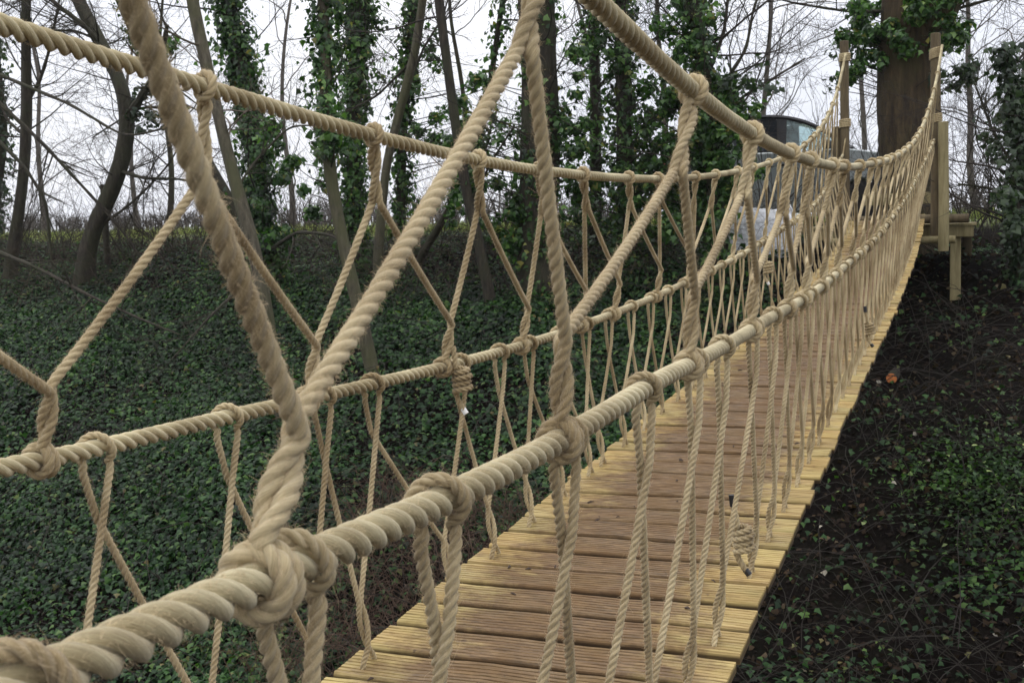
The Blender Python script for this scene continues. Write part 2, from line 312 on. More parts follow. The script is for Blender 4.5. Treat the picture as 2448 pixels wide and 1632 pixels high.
def hairs(P, A, B, T, rad, per_m, ln=.0055, r0=.00014):
    L = np.linalg.norm(np.diff(P, axis=0), axis=1).sum(); n = int(L * per_m)
    if n < 4: return np.zeros((0, 3)), np.zeros((0, 3), int)
    i = rng.integers(0, len(P), n); th = rng.uniform(0, 2 * np.pi, n)
    D = A[i] * np.cos(th)[:, None] + B[i] * np.sin(th)[:, None]; S = np.cross(T[i], D)
    l = ln * rng.gamma(2.2, .45, n)[:, None]; a = rng.normal(0, 1.0, (n, 1)); b = rng.normal(0, .8, (n, 1))
    p0 = P[i] + D * rad * .86; p1 = p0 + (D * .45 + T[i] * a * .6 + S * b * .5) * l * .6; p2 = p1 + (D * rng.uniform(-.2, .5, (n, 1)) + T[i] * a * .8 + S * b * .2) * l * .6
    V = []
    for p, r in ((p0, r0), (p1, r0 * .8)):
        for k in range(3):
            q = 2 * np.pi * k / 3; V.append(p + (S * math.cos(q) + T[i] * math.sin(q)) * r)
    V.append(p2); V = np.stack(V, 1).reshape(-1, 3); o = (np.arange(n) * 7)[:, None, None]
    f = np.array([[0, 1, 4], [0, 4, 3], [1, 2, 5], [1, 5, 4], [2, 0, 3], [2, 3, 5], [3, 4, 6], [4, 5, 6], [5, 3, 6]])
    return V, (f[None] + o).reshape(-1, 3)
def lod(d):
    if d < 1.8: return 9, 26
    if d < 3.2: return 7, 20
    if d < 6: return 5, 13
    if d < 9: return 4, 9
    return 3, 7
M_hair = hair_mat()
def rope_obj(name, paths, rad, lay, m, parent, fuzz=0, near=None, full=.53):
    Vs, Fs, Us, n = [], [], [], 0; HV, HF, hn = [], [], 0
    for q, P in enumerate(paths):
        P = np.asarray(P, float); dmin = np.linalg.norm(P, axis=1).min() if near is None else near
        nl, per = lod(dmin); V, F, uv, fr = laid(P, rad, lay, nl, per, rng.uniform(0, 6.28), full)
        Vs.append(V); Fs.append(F + n); Us.append(uv); n += len(V)
        if fuzz and dmin < 4.2:
            k = fuzz * (1 if dmin < 2.2 else .45); hv, hf = hairs(*fr, rad, k); HV.append(hv); HF.append(hf + hn); hn += len(hv)
    V = np.concatenate(Vs); F = np.concatenate(Fs)
    o = mesh_obj(name, V, F, m, parent, uv=np.concatenate(Us), smooth=True)
    if hn: mesh_obj('loose_fibres', np.concatenate(HV), np.concatenate(HF), M_hair, o)
    return o

RM, RL = .0146, .0074          # handrail rope and lacing rope radii
LAYM, LAYL = .080, .038
bridge = thing('rope_bridge', 'rope suspension footbridge with laced hemp sides and a ribbed timber deck over the ditch', 'rope bridge')

# main ropes in stretches of falling detail
def main_rope(name, key):
    C = ROPES[key]; Y = np.linspace(C[0, 1], C[-1, 1], 900); P = rope_at(key, Y)
    cuts = [-1.2, .2, 1.9, 4.2, 8, 99]; Vs, Fs, Us, n = [], [], [], 0; HV, HF, hn = [], [], 0
    P, s = resample(P, .002); T, A, B = frames(P)
    # one continuous twist, sampled coarser with distance
    k = 0; idx = []
    while k < len(P): idx.append(k); y = P[k, 1]; k += 2 if y < 2.2 else (3 if y < 4.5 else (5 if y < 8 else 7))
    idx = np.array(idx); P, s, T, A, B = P[idx], s[idx], T[idx], A[idx], B[idx]
    nl = 11; n = 33; rs = RM * .475; of = RM - rs
    u = (np.arange(nl) / nl - .5) * (2 * np.pi / 3) * .999; rr = of * np.cos(u) + np.sqrt(np.maximum(rs ** 2 - (of * np.sin(u)) ** 2, (rs * .30) ** 2))
    th = np.concatenate([u + q * 2 * np.pi / 3 for q in range(3)]); rr = np.tile(rr, 3)
    ang = th[None] + (2 * np.pi * s / LAYM)[:, None]
    wob = 1 + .02 * np.sin(s * 23)[:, None]
    V = P[:, None] + (rr[None] * wob)[..., None] * (A[:, None] * np.cos(ang)[..., None] + B[:, None] * np.sin(ang)[..., None])
    m = len(P); i = np.arange(m - 1)[:, None] * n; j = np.arange(n)[None]; q = (j + 1) % n
    F = np.stack([i + q, i + q + n, i + j + n, i + j], -1).reshape(-1, 4)
    o = mesh_obj(name, V.reshape(-1, 3), F, M_rope, bridge, uv=np.stack([np.repeat(s, n), np.tile(th / (2 * np.pi), m)], -1), smooth=True)
    sel = (P[:, 1] > .2) & (P[:, 1] < 3.2); hv, hf = hairs(P[sel], A[sel], B[sel], T[sel], RM, 8000, .0045); mesh_obj('loose_fibres', hv, hf, M_hair, o)
    return o
for nm, k in (('handrail_rope', 'HR'), ('handrail_rope', 'HL'), ('side_rope', 'MR'), ('side_rope', 'ML')): main_rope(nm, k)

def hitch(key, y0, off, turns=2, a0=-100, amp=.011, sg=1, rr=None):
    """loops of lacing rope round a main rope, returned as a polyline"""
    rr = rr or (RM + RL * .74); n = int(26 * turns); t = np.linspace(0, 1, n); c = rope_at(key, y0)
    e = .01; ax = rope_at(key, y0 + e) - rope_at(key, y0 - e); ax /= np.linalg.norm(ax)
    U = np.cross(ax, [0, 0, 1.]); U /= np.linalg.norm(U); W = np.cross(U, ax)
    th = np.radians(a0) + sg * 2 * np.pi * turns * t
    yo = off + amp * np.sin(np.pi * (t - .5)) * (1 if turns > 1 else 1)
    # the crossing turn rides over the others
    r = rr + RL * .25 * np.exp(-((t - .5) / .16) ** 2)
    return c + U * (r * np.cos(th))[:, None] + W * (r * np.sin(th))[:, None] + ax * yo[:, None]
def twist(p0, p1, ph0, turns, rad=RL * .98, n=14):
    t = np.linspace(0, 1, n)[:, None]; p0, p1 = np.asarray(p0), np.asarray(p1); d = p1 - p0; d = d / np.linalg.norm(d)
    U = np.cross(d, [0, 1., 0.05]); U /= np.linalg.norm(U); W = np.cross(d, U); a = ph0 + 2 * np.pi * turns * t
    return p0 + (p1 - p0) * t + rad * (U * np.cos(a) + W * np.sin(a))
def leg(a, b, sag=.006, n=22):
    t = np.linspace(0, 1, n)[:, None]; s = np.sin(np.pi * t) * sag
    jit = rng.normal(0, 1, 3) * sag
    return np.asarray(a) * (1 - t) + np.asarray(b) * t + s * (np.array([0, 0, -1.]) + jit * 30 * sag)
down = np.array([0, 0, -1.])

def upper_lacing(hk, mk, tops, bots):
    for i, y in enumerate(tops):
        L, Rr = bots[i], bots[i + 1]
        H = rope_at(hk, y); ht = (.125 if y != 1.2 else .10) * rng.uniform(.9, 1.1); hb = .09 if y > 1 else .082
        h0 = rope_at(hk, y)
        mid = .5 * (rope_at(mk, L) + rope_at(mk, Rr)); dn = mid - h0; dn /= np.linalg.norm(dn)
        k = min(1, (h0[2] - rope_at(mk, y)[2]) / .38); ht *= k; hb *= k
        A0 = h0 + dn * (RM + RL); A1 = h0 + dn * (RM + RL + ht)
        path = []; ta = rng.uniform(.55, .8); pa = rng.uniform(-.5, .5)
        def bottom(yb, side):
            m0 = rope_at(mk, yb); up = (H - m0); up = rope_at(hk, yb) - m0; up /= np.linalg.norm(up)
            b1 = m0 + up * (RM + RL + hb) + (np.array([0, .045, -.02]) if abs(yb - .648) < .01 else 0); b0 = m0 + up * (RM + RL)
            ph = math.pi * (side > 0)
            tw = twist(b1, b0, ph + .6, .62)
            hi = hitch(mk, yb, .008 * side, turns=1.0, a0=90 + 20, sg=-side, amp=.004)
            return tw, hi
        twL, hiL = bottom(L, 1); twR, hiR = bottom(Rr, -1)
        path.append(hiL[::-1]); path.append(twL[::-1])
        up1 = twist(A1, A0, pa, ta); up2 = twist(A1, A0, pa + math.pi, ta)
        path.append(leg(twL[0], up1[0])[1:-1]); path.append(up1)
        path.append(hitch(hk, y, 0, turns=1.0, a0=-95, sg=1, amp=.0095))
        path.append(up2[::-1]); path.append(leg(up2[0], twR[0])[1:-1]); path.append(twR); path.append(hiR)
        P = smooth(resample(np.concatenate(path), .0045)[0], 3)
        rope_obj('handrail_lacing', [P], RL * 1.08, LAYL * 1.15, M_lace, bridge, fuzz=9000, full=.60)

def lower_lacing(mk, knots, decks, xd):
    sgn = 1 if xd > -.8 else -1
    for i, y in enumerate(knots):
        path = []; m0 = rope_at(mk, y); D0, D1 = decks[i], decks[i + 1]
        def down_leg(yd, side):
            hole = np.array([xd - sgn * .045, yd - side * .022 , dz(yd)]); tz = .13
            mA = np.array([xd - sgn * .03, yd, dz(yd) + tz]); hb = np.array([xd - sgn * .045, yd, dz(yd) + .03])
            # half turn with the neighbour strand above the deck
            ph = math.pi * (side > 0); tw = twist(mA, hb, ph + 1.2, .5, RL * 1.02, 10)
            end = np.array([hole[0], yd + side * -.03, dz(yd) - .05]); e0 = np.array([hole[0], yd + side * -.026, dz(yd) + .004])
            return np.concatenate([tw, [e0], [end]])
        dl = down_leg(D0, 1); dr = down_leg(D1, -1)
        ax = np.array([0, 1., 0]); c0 = m0 + down * (RM + RL * .6)
        # strands leave on opposite sides and cross just below the hitch
        a0 = m0 + ax * .027 + np.array([.006, 0, -RM - RL - .006]); b0 = m0 - ax * .027 + np.array([-.006, 0, -RM - RL - .006])
        x1 = m0 + down * .11 + np.array([RL, -.001, 0]); x2 = m0 + down * .11 + np.array([-RL, .001, 0])
        path.append(dl[::-1]); path.append(leg(dl[0], x1)[1:-1]); path.append([x1]); path.append([a0])
        path.append(hitch(mk, y, 0, turns=1.0, a0=-90, sg=1, amp=-.023)); path.append([b0]); path.append([x2]); path.append(leg(x2, dr[0])[1:-1]); path.append(dr)
        P = smooth(resample(np.concatenate([np.atleast_2d(p) for p in path]), .0045)[0], 3)
        rope_obj('deck_lacing', [P], RL * .87, LAYL * .9, M_lace, bridge, fuzz=5000)

HRt = [-.3, .5, 1.2, 1.948, 2.529, 3.117, 3.526, 4.122, 4.508, 5.153, 5.797, 6.253, 6.773, 7.162, 7.739, 8.307, 8.847, 9.468, 9.815, 10.211, 10.813, 11.31, 11.808, 12.311, 12.995]
MRb = [-.7, .1, .648, 1.295, 2.036, 2.739, 3.388, 3.8] 
HLt = [-.3, .72, 1.641, 2.209, 2.757, 3.204, 3.604, 4.146, 4.577, 5.275, 5.738, 6.341, 6.876, 7.486, 8.0, 8.48, 8.955, 9.46, 9.952, 10.246, 10.643, 11.158, 11.619, 12.11, 12.8]
MLb = [-.7, .25, 1.387, 2.124, 2.778, 3.325, 3.893, 4.288, 4.911, 5.493]
def extend(b, t):
    b = list(b)
    while len(b) < len(t) + 1:
        i = len(b) - 1; b.append(.5 * (t[i] + t[i + 1]) if i + 1 < len(t) else t[-1] + .3)
    return b
MRb = extend(MRb, HRt); MLb = extend(MLb, HLt)
upper_lacing('HR', 'MR', HRt, MRb); upper_lacing('HL', 'ML', HLt, MLb)
def lows(first, start):
    k = list(first); y = k[-1] + .3
    while y < 13.95: k.append(y); y += .3
    return k
KR = lows([-.2, .08, 0.425, .682, .934, 1.31, 1.703, 2.08, 2.365, 2.77, 3.097, 3.40, 3.66], 0)
KL = lows([-.2, .3, .72, 1.1, 1.50, 1.845, 2.182, 2.397, 2.88, 3.154, 3.388, 3.66, 3.947, 4.218], 0)
def decksf(k):
    d = [.5 * (a + b) for a, b in zip(k[:-1], k[1:])]; d = [d[0] - .3] + d + [d[-1] + .3]
    return [2.453 + (round((y - 2.453) / .149 - .5) + .5) * .149 + .0 if y > 2.2 else y for y in d]
def uniq(d):
    for i in range(1, len(d)):
        if d[i] - d[i - 1] < .14: d[i] = d[i - 1] + .149
    return d
XR, XL = -.4554, -1.261
lower_lacing('MR', KR, uniq(decksf(KR)), XR - .01); lower_lacing('ML', KL, uniq(decksf(KL)), XL + .01)

# ------------------------------------------------------------------ deck boards, ribbed
yy = np.linspace(-3, 16, 4000); ss = np.r_[0, np.cumsum(np.hypot(np.diff(yy), np.diff(dz(yy))))]; s0 = np.interp(2.453, yy, ss)
def board_mesh(seed, L, Wd):
    r = np.random.default_rng(seed); prof = []
    half = Wd / 2; th = .023; ng = 8; p = Wd / ng
    for g in range(ng):
        a = -half + g * p; e = .0022 if g else .004
        prof += [(a + .0011, -.0034 if g else -.004), (a + .0026 + .002 * (g == 0), 0), (a + p - .0026, 0), (a + p - .0011, -.0034 if g < ng - 1 else -.004)]
    prof += [(half, -.008), (half, -th), (-half, -th), (-half, -.008)]
    prof = np.array(prof); n = len(prof); m = 26; xs = np.linspace(-L / 2, L / 2, m); V = []
    b1 = np.interp(xs, np.linspace(-L/2, L/2, 7), r.normal(0, .0011, 7)); b2 = np.interp(xs, np.linspace(-L/2, L/2, 6), r.normal(0, .0013, 6)); cup = r.normal(0, .0012)
    for k, x in enumerate(xs):
        y = prof[:, 0] + b1[k]; z = prof[:, 1] + b2[k] + cup * (prof[:, 0] / half) ** 2 + np.where(prof[:, 1] > -.001, r.normal(0, .00045, n), 0)
        V.append(np.stack([np.full(n, x), y, z], -1))
    V = np.concatenate(V); i = np.arange(m - 1)[:, None] * n; j = np.arange(n)[None]; q = (j + 1) % n
    F = np.stack([i + j, i + n + j, i + n + q, i + q], -1).reshape(-1, 4).tolist() + [list(range(n))[::-1][::-1], [(m - 1) * n + k for k in range(n)][::-1]]
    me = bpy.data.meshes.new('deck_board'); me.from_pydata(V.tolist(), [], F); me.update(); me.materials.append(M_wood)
    import bmesh
    bm = bmesh.new(); bm.from_mesh(me); bmesh.ops.recalc_face_normals(bm, faces=bm.faces); bm.to_mesh(me); bm.free()
    return me
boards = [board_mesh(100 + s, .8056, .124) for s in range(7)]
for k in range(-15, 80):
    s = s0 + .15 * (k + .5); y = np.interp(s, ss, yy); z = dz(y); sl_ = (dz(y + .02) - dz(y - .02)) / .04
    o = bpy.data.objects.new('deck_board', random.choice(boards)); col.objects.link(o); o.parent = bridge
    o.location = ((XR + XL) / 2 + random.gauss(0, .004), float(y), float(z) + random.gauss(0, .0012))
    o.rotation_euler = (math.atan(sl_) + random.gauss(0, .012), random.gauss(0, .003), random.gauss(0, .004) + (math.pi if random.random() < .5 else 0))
    if o.rotation_euler[2] > 2: o.rotation_euler[0] = -o.rotation_euler[0]
Y = np.linspace(-1.2, 14.1, 260)
for xo in (XR - .055, XL + .055):
    rope_obj('bearer_rope', [np.stack([np.full_like(Y, xo), Y, dz(Y) - .038], -1)], .0135, .12, M_rope, bridge, near=7)
# debris trodden onto the boards
mb = MB()
for q in range(70):
    y = rng.uniform(1.2, 9); x = rng.uniform(XL + .1, XR - .1); s = rng.uniform(.004, .012); c = np.array([x, y, dz(y) + .003])
    a = rng.uniform(0, 6.28); d = np.array([math.cos(a), math.sin(a), .1]) * s
    mb.tube([c - d, c + [0, 0, .002], c + d * 1.2], [s * .25, s * .35, s * .1], 4)
tag(mb.build('trodden_debris', plain('wet_debris', (.05, .03, .018), .8), bridge), kind='stuff')

# coiled knots where lengths of lacing are joined
M_tape = plain('black_tape', (.01, .01, .011), .45)
def coil_knot(p, axis, side, scale=1., tape_up=True):
    p = np.asarray(p, float); ax = np.asarray(axis, float); ax /= np.linalg.norm(ax); U = np.cross(ax, [0, 1., .1]); U /= np.linalg.norm(U); W = np.cross(ax, U)
    t = np.linspace(0, 1, 90); tu = 4.2; a = 2 * np.pi * tu * t; r = (RL * 2.5 + .002 * np.sin(a * .5)) * scale
    coil = p + ax * ((t - .5) * .056 * scale)[:, None] + U * (r * np.cos(a))[:, None] + W * (r * np.sin(a) * .9)[:, None]
    st1 = np.array([coil[0] - ax * .004, coil[0] - ax * .03 - U * .008, coil[0] - ax * .05 - U * .02]); st2 = np.array([coil[-1] + ax * .02, coil[-1] + ax * .055 + U * .004])
    P = smooth(resample(np.concatenate([st1[::-1], coil, st2]), .004)[0], 2)
    o = rope_obj('joining_knot', [P], RL * .95 * scale, LAYL, M_lace, bridge, fuzz=5000)
    mb = MB()
    if tape_up:
        mb.tube([P[-1] - ax * .004, P[-1] + ax * .024], RL * 1.06, 12); mb.build('tape_wrapping', M_tape, o); mb = MB(); mb.tube([P[0] + (P[0] - P[2]) * -.5, P[0] + (P[0] - P[2]) / np.linalg.norm(P[0] - P[2]) * .012], RL * 1.05, 12)
        mb.build('tape_wrapping', M_tape, o)
    else:
        mb.tube([P[0] + (P[2] - P[0]) * .6, P[0] + (P[0] - P[2]) * 1.4], RL * .98, 12); mb.build('tape_wrapping', plain('white_tape', (.75, .73, .68), .5), o)
coil_knot(at(1104, 905, 2.80) , (-.05, .02, 1), 1, 1.1, False)
coil_knot(at(1776, 1285, 2.85), (-.1, .0, 1), 1, 1.12, True)
coil_knot(at(1836, 638, 6.2), (0, .05, 1), 1, 1.1, False)
coil_knot(at(2079, 785, 5.9), (-.1, .05, 1), 1, 1.0, True)
coil_knot(at(2170, 585, 11.6), (-.1, .05, 1), 1, 1.3, True)

# ------------------------------------------------------------------ landing platform
PR, PL = at(2237, 300, 14.08), at(2020, 300, 14.22)
plat = thing('timber_platform', 'timber landing platform on square legs with tall round posts at the far bank', 'platform', (PR[0], 14.1, -.9))
def part(name, mb, m, parent=plat, **k): return mb.build(name, m, parent, **k)
def post(name, x, y, z0, z1, r, m, lean=0.0, taper=.95):
    mb = MB(); n = 14; t = np.linspace(0, 1, n)
    P = np.stack([x + lean * t + .004 * np.sin(t * 5), np.full(n, y), z0 + (z1 - z0) * t], -1); rr = r * (1 - (1 - taper) * t); rr[-1] *= .9
    P = np.vstack([P[:-1], [P[-1] - [0, 0, .006]], P[-1]]); rr = np.r_[rr[:-1], r * taper, r * taper * .86]
    mb.tube(P, rr, 22); o = part(name, mb, m, smooth=False); return o
zt = at(2235, 80, 14.08)[2]; ztl = at(2022, 98, 14.22)[2]
post('post', PR[0], 14.08, -.32, zt, .056, M_post, 0.0); post('post', PL[0], 14.22, -1.35, ztl, .051, M_post, 0.0)
bR, bL = at(2256, 291, 13.93), at(2003, 303, 14.32)
b1 = post('brace_post', bR[0], 13.93, at(2253, 600, 13.93)[2], bR[2], .056, M_newpost); b2 = post('brace_post', bL[0], 14.32, -.5, bL[2], .056, M_post)
mb = MB(); bz = at(2253, 565, 13.87)[2]; mb.tube([[bR[0], 13.86, bz], [bR[0], 13.875, bz]], .016, 14); mb.tube([[bR[0], 13.858, bz], [bR[0], 13.862, bz]], .008, 10)
mb.build('bolt_head', plain('galvanised', (.75, .75, .72), .3, .9), b1)
xa = at(2150, 575, 14.0)[0]; xb = at(2284, 575, 14.05)[0]; zb = at(2240, 573, 14.05)[2]; zu = at(2260, 521, 14.05)[2]
mb = MB(); mb.tube([[PL[0] - .15, 14.0 + .03, zb], [xb, 14.0 + .03, zb]], .042, 16); part('cross_pole', mb, M_newpost)
mb = MB(); mb.tube([[PL[0] - .2, 14.17, zu], [at(2316, 521, 14.2)[0], 14.17, zu - .01]], .05, 16); part('cross_pole', mb, M_post)
bx0 = at(2272, 550, 14.3)[0]; bx1 = at(2328, 550, 14.3)[0]; z1 = at(2300, 540, 14.3)[2]; z0 = at(2300, 566, 14.3)[2]
mb = MB(); mb.box([(PL[0] - .45 + bx1) / 2, 14.31, (z0 + z1) / 2], [bx1 - PL[0] + .45, .05, z1 - z0]); part('front_beam', mb, M_newpost, bevel=.004)
for xx in (bx1 - .025, PL[0] - .42):
    mb = MB(); mb.box([xx, 15.05, (z0 + z1) / 2], [.05, 1.42, z1 - z0 - .004]); part('side_beam', mb, M_post, bevel=.004)
for k in range(10):
    mb = MB(); mb.box([(PL[0] - .5 + bx1 + .03) / 2 + rng.normal(0, .004), 14.33 + k * .15, z1 + .016], [bx1 - PL[0] + .53, .143, .028]); part('platform_board', mb, M_newpost, bevel=.003)
for px, yy_, wd in ((2284, 14.40, .115), (2312, 15.6, .11), (1990, 14.42, .115), (2000, 15.6, .11)):
    x = at(px, 640, yy_)[0]; g = float(gz(x, yy_)); zz = at(px, 716, yy_)[2] if px == 2284 else g - .3
    mb = MB(); mb.box([x, yy_, (min(zz, g) - .25 + z0 - .002) / 2], [wd, wd, z0 - .002 - min(zz, g) + .25]); part('leg', mb, M_newpost if px == 2284 else M_post, bevel=.006)
# back rail seen through the ropes
zr = at(2075, 478, 15.5)[2]
mb = MB(); mb.box([(PL[0] + PR[0]) / 2 + .1, 15.55, zr], [1.0, .045, .14]); part('back_rail', mb, M_newpost, bevel=.004)
for xx in (PL[0] - .3, PR[0] + .05):
    mb = MB(); mb.box([xx, 15.61, (zr + z1) / 2 - .02], [.07, .07, zr - z1 + .3]); part('rail_post', mb, M_post, bevel=.004)
# rope lashings on the posts
def lashing(x, y, z, r, turns, tilt=.0, tail=None):
    t = np.linspace(0, 1, turns * 22); a = 2 * np.pi * turns * t + 1.0; R0 = r + .008
    P = np.stack([x + R0 * np.cos(a), y + R0 * np.sin(a), z + (t - .5) * turns * .0185 + tilt * np.cos(a)], -1)
    if tail is not None: P = np.concatenate([P, smooth(np.array([P[-1] + (np.asarray(tail) - P[-1]) * k for k in (.3, .7, 1)]), 1)])
    rope_obj('post_lashing', [P], .0092, .07, M_lace, bridge, near=7)
lashing(PR[0], 14.08, at(2235, 128, 14.08)[2], .055, 6, .012, ROPES['HR'][-1]); lashing(PL[0], 14.22, at(2024, 138, 14.22)[2], .05, 5, 0, ROPES['HL'][-1])
lashing(PR[0], 14.08, at(2241, 283, 14.08)[2], .056, 5, .006, ROPES['MR'][-1]); lashing(PL[0], 14.22, at(2026, 295, 14.22)[2], .052, 5, 0, ROPES['ML'][-1])

# ------------------------------------------------------------------ foliage and wood growing machinery
LV = np.array([[0, 0, 0], [-.5, .22, -.04], [-.26, .52, .02], [0, 1.0, -.10], [.26, .52, .02], [.5, .22, -.04], [0, .42, .08]])
LF = np.array([[0, 1, 6], [1, 2, 6], [2, 3, 6], [3, 4, 6], [4, 5, 6], [5, 0, 6]])
def leaves(P, Nn, size, tip=None, T=LV, TF=LF):
    """leaves at P facing Nn; tip = preferred direction of the leaf point"""
    n = len(P); Nn = Nn / (np.linalg.norm(Nn, axis=1)[:, None] + 1e-9)
    t = rng.normal(0, 1, (n, 3)) if tip is None else np.asarray(tip) + rng.normal(0, .55, (n, 3))
    t = t - Nn * (t * Nn).sum(1)[:, None]; t /= np.linalg.norm(t, axis=1)[:, None] + 1e-9; s = np.cross(Nn, t)
    sz = np.broadcast_to(size, (n,))[:, None, None]; q = T[None]
    V = P[:, None] + sz * (s[:, None] * q[..., 0:1] + t[:, None] * (q[..., 1:2] - .3) + Nn[:, None] * q[..., 2:3])
    return V.reshape(-1, 3), (TF[None] + (np.arange(n) * len(T))[:, None, None]).reshape(-1, 3)
def leaf_obj(name, P, Nn, size, m, parent=None, tip=None):
    V, F = leaves(P, Nn, size, tip)
    if parent is not None: V = rel(V, parent)
    return mesh_obj(name, V, F, m, parent)
def twigs(mb, p, d, L, r, depth, bend=.25, up=.12, kids=5, rmin=.0022, spread=.8):
    n = max(4, int(L / .16)); P = [np.array(p, float)]; d = np.array(d, float); d /= np.linalg.norm(d); D = [d]
    for i in range(n):
        d = d + rng.normal(0, bend, 3) * .5 + np.array([0, 0, up]) * .25; d /= np.linalg.norm(d); P.append(P[-1] + d * L / n); D.append(d)
    rr = np.linspace(r, max(r * .3, rmin * .7), n + 1)
    mb.tube(P, rr, 5 if r > .012 else (4 if r > .005 else 3), cap=False)
    if depth <= 0: return
    for k in range(kids):
        f = rng.uniform(.2, 1); i = min(int(f * n), n - 1); q = D[i] + rng.normal(0, spread, 3); 
        twigs(mb, P[i], q, L * rng.uniform(.3, .62), max(rr[i] * rng.uniform(.4, .65), rmin), depth - 1, bend, up, kids, rmin, spread)
def spline(P, n=40):
    P = np.asarray(P, float); s = np.r_[0, np.cumsum(np.linalg.norm(np.diff(P, axis=0), axis=1))]; q = np.linspace(0, s[-1], n)
    Q = np.stack([np.interp(q, s, P[:, k]) for k in range(3)], -1); return smooth(Q, 6)
def trunk_mesh(P, rad, mt, parent, name='trunk', flare=1.35, rough=.07):
    n = 20; T, A, B = frames(P); m = len(P); th = np.linspace(0, 2 * np.pi, n, endpoint=False); s = np.linspace(0, 1, m)
    ph = rng.uniform(0, 6, 4); L = np.linalg.norm(np.diff(P, axis=0), axis=1).sum() * s
    f = 1 + rough * (np.sin(3 * th[None] + ph[0] + L[:, None] * .9) + .7 * np.sin(5 * th[None] + ph[1] - L[:, None] * 1.7) + .6 * np.sin(2 * th[None] + ph[2] + L[:, None] * 2.6)) + rng.normal(0, rough * .25, (m, n))
    fl = 1 + (flare - 1) * np.exp(-L / .35)[:, None] * (1 + .3 * np.sin(4 * th[None] + ph[3]))
    V = P[:, None] + (rad[:, None] * f * fl)[..., None] * (A[:, None] * np.cos(th)[None, :, None] + B[:, None] * np.sin(th)[None, :, None])
    i = np.arange(m - 1)[:, None] * n; j = np.arange(n)[None]; k = (j + 1) % n
    return mesh_obj(name, rel(V.reshape(-1, 3), parent), np.stack([i + j, i + k, i + n + k, i + n + j], -1).reshape(-1, 4), mt, parent, smooth=True)
def ivy_on(P, rad, dens, spread, size=.062, z0=-1e9, z1=1e9, gap=.0, clump=1.0):
    """leaf positions and normals wrapped raggedly round a stem"""
    seg = np.linalg.norm(np.diff(P, axis=0), axis=1); S = np.r_[0, np.cumsum(seg)]; L = S[-1]
    n = int(dens * L * 2 * np.pi * (rad.mean() + spread * .6)); s = rng.uniform(0, L, n); th = rng.uniform(0, 2 * np.pi, n)
    c = np.stack([np.interp(s, S, P[:, k]) for k in range(3)], -1); r = np.interp(s, S, rad)
    ph = rng.uniform(0, 6, 5)
    nn = .5 + .5 * np.sin(s * 3.1 / clump + ph[0] + 1.5 * np.sin(th + ph[1])) * np.sin(2 * th + s * 1.3 + ph[2]); nn = .6 * nn + .4 * (.5 + .5 * np.sin(s * 8 / clump + 3 * th + ph[3]))
    keep = nn > gap + rng.uniform(-.15, .15, n)
    rr = r * 1.02 + spread * (nn ** 1.5) * rng.beta(1.6, 1.8, n) * 1.25
    rr = rr + (rng.random(n) < .05) * rng.uniform(0, spread * 1.1, n)
    d = np.stack([np.cos(th), np.sin(th), 0 * th], -1); p = c + d * rr[:, None] + rng.normal(0, .03, (n, 3))
    keep &= (p[:, 2] > z0) & (p[:, 2] < z1)
    p, d = p[keep], d[keep]; nrm = d + rng.normal(0, .55, d.shape) + np.array([0, 0, .35])
    return p, nrm, size * rng.uniform(.45, 1.45, len(p))
def ivy_clumps(cs, rad, per, size=.074):
    Ps, Ns = [], []
    for c, r in zip(cs, np.broadcast_to(rad, (len(cs),))):
        n = int(per * rng.uniform(.6, 1.4)); v = rng.normal(0, 1, (n, 3)); v /= np.linalg.norm(v, axis=1)[:, None]; k = rng.uniform(.25, 1, n)[:, None]
        Ps.append(c + v * r * k * np.array([1, 1, .75])); Ns.append(v + rng.normal(0, .6, (n, 3)) + [0, 0, .5])
    P = np.concatenate(Ps); return P, np.concatenate(Ns), size * rng.uniform(.45, 1.45, len(P))

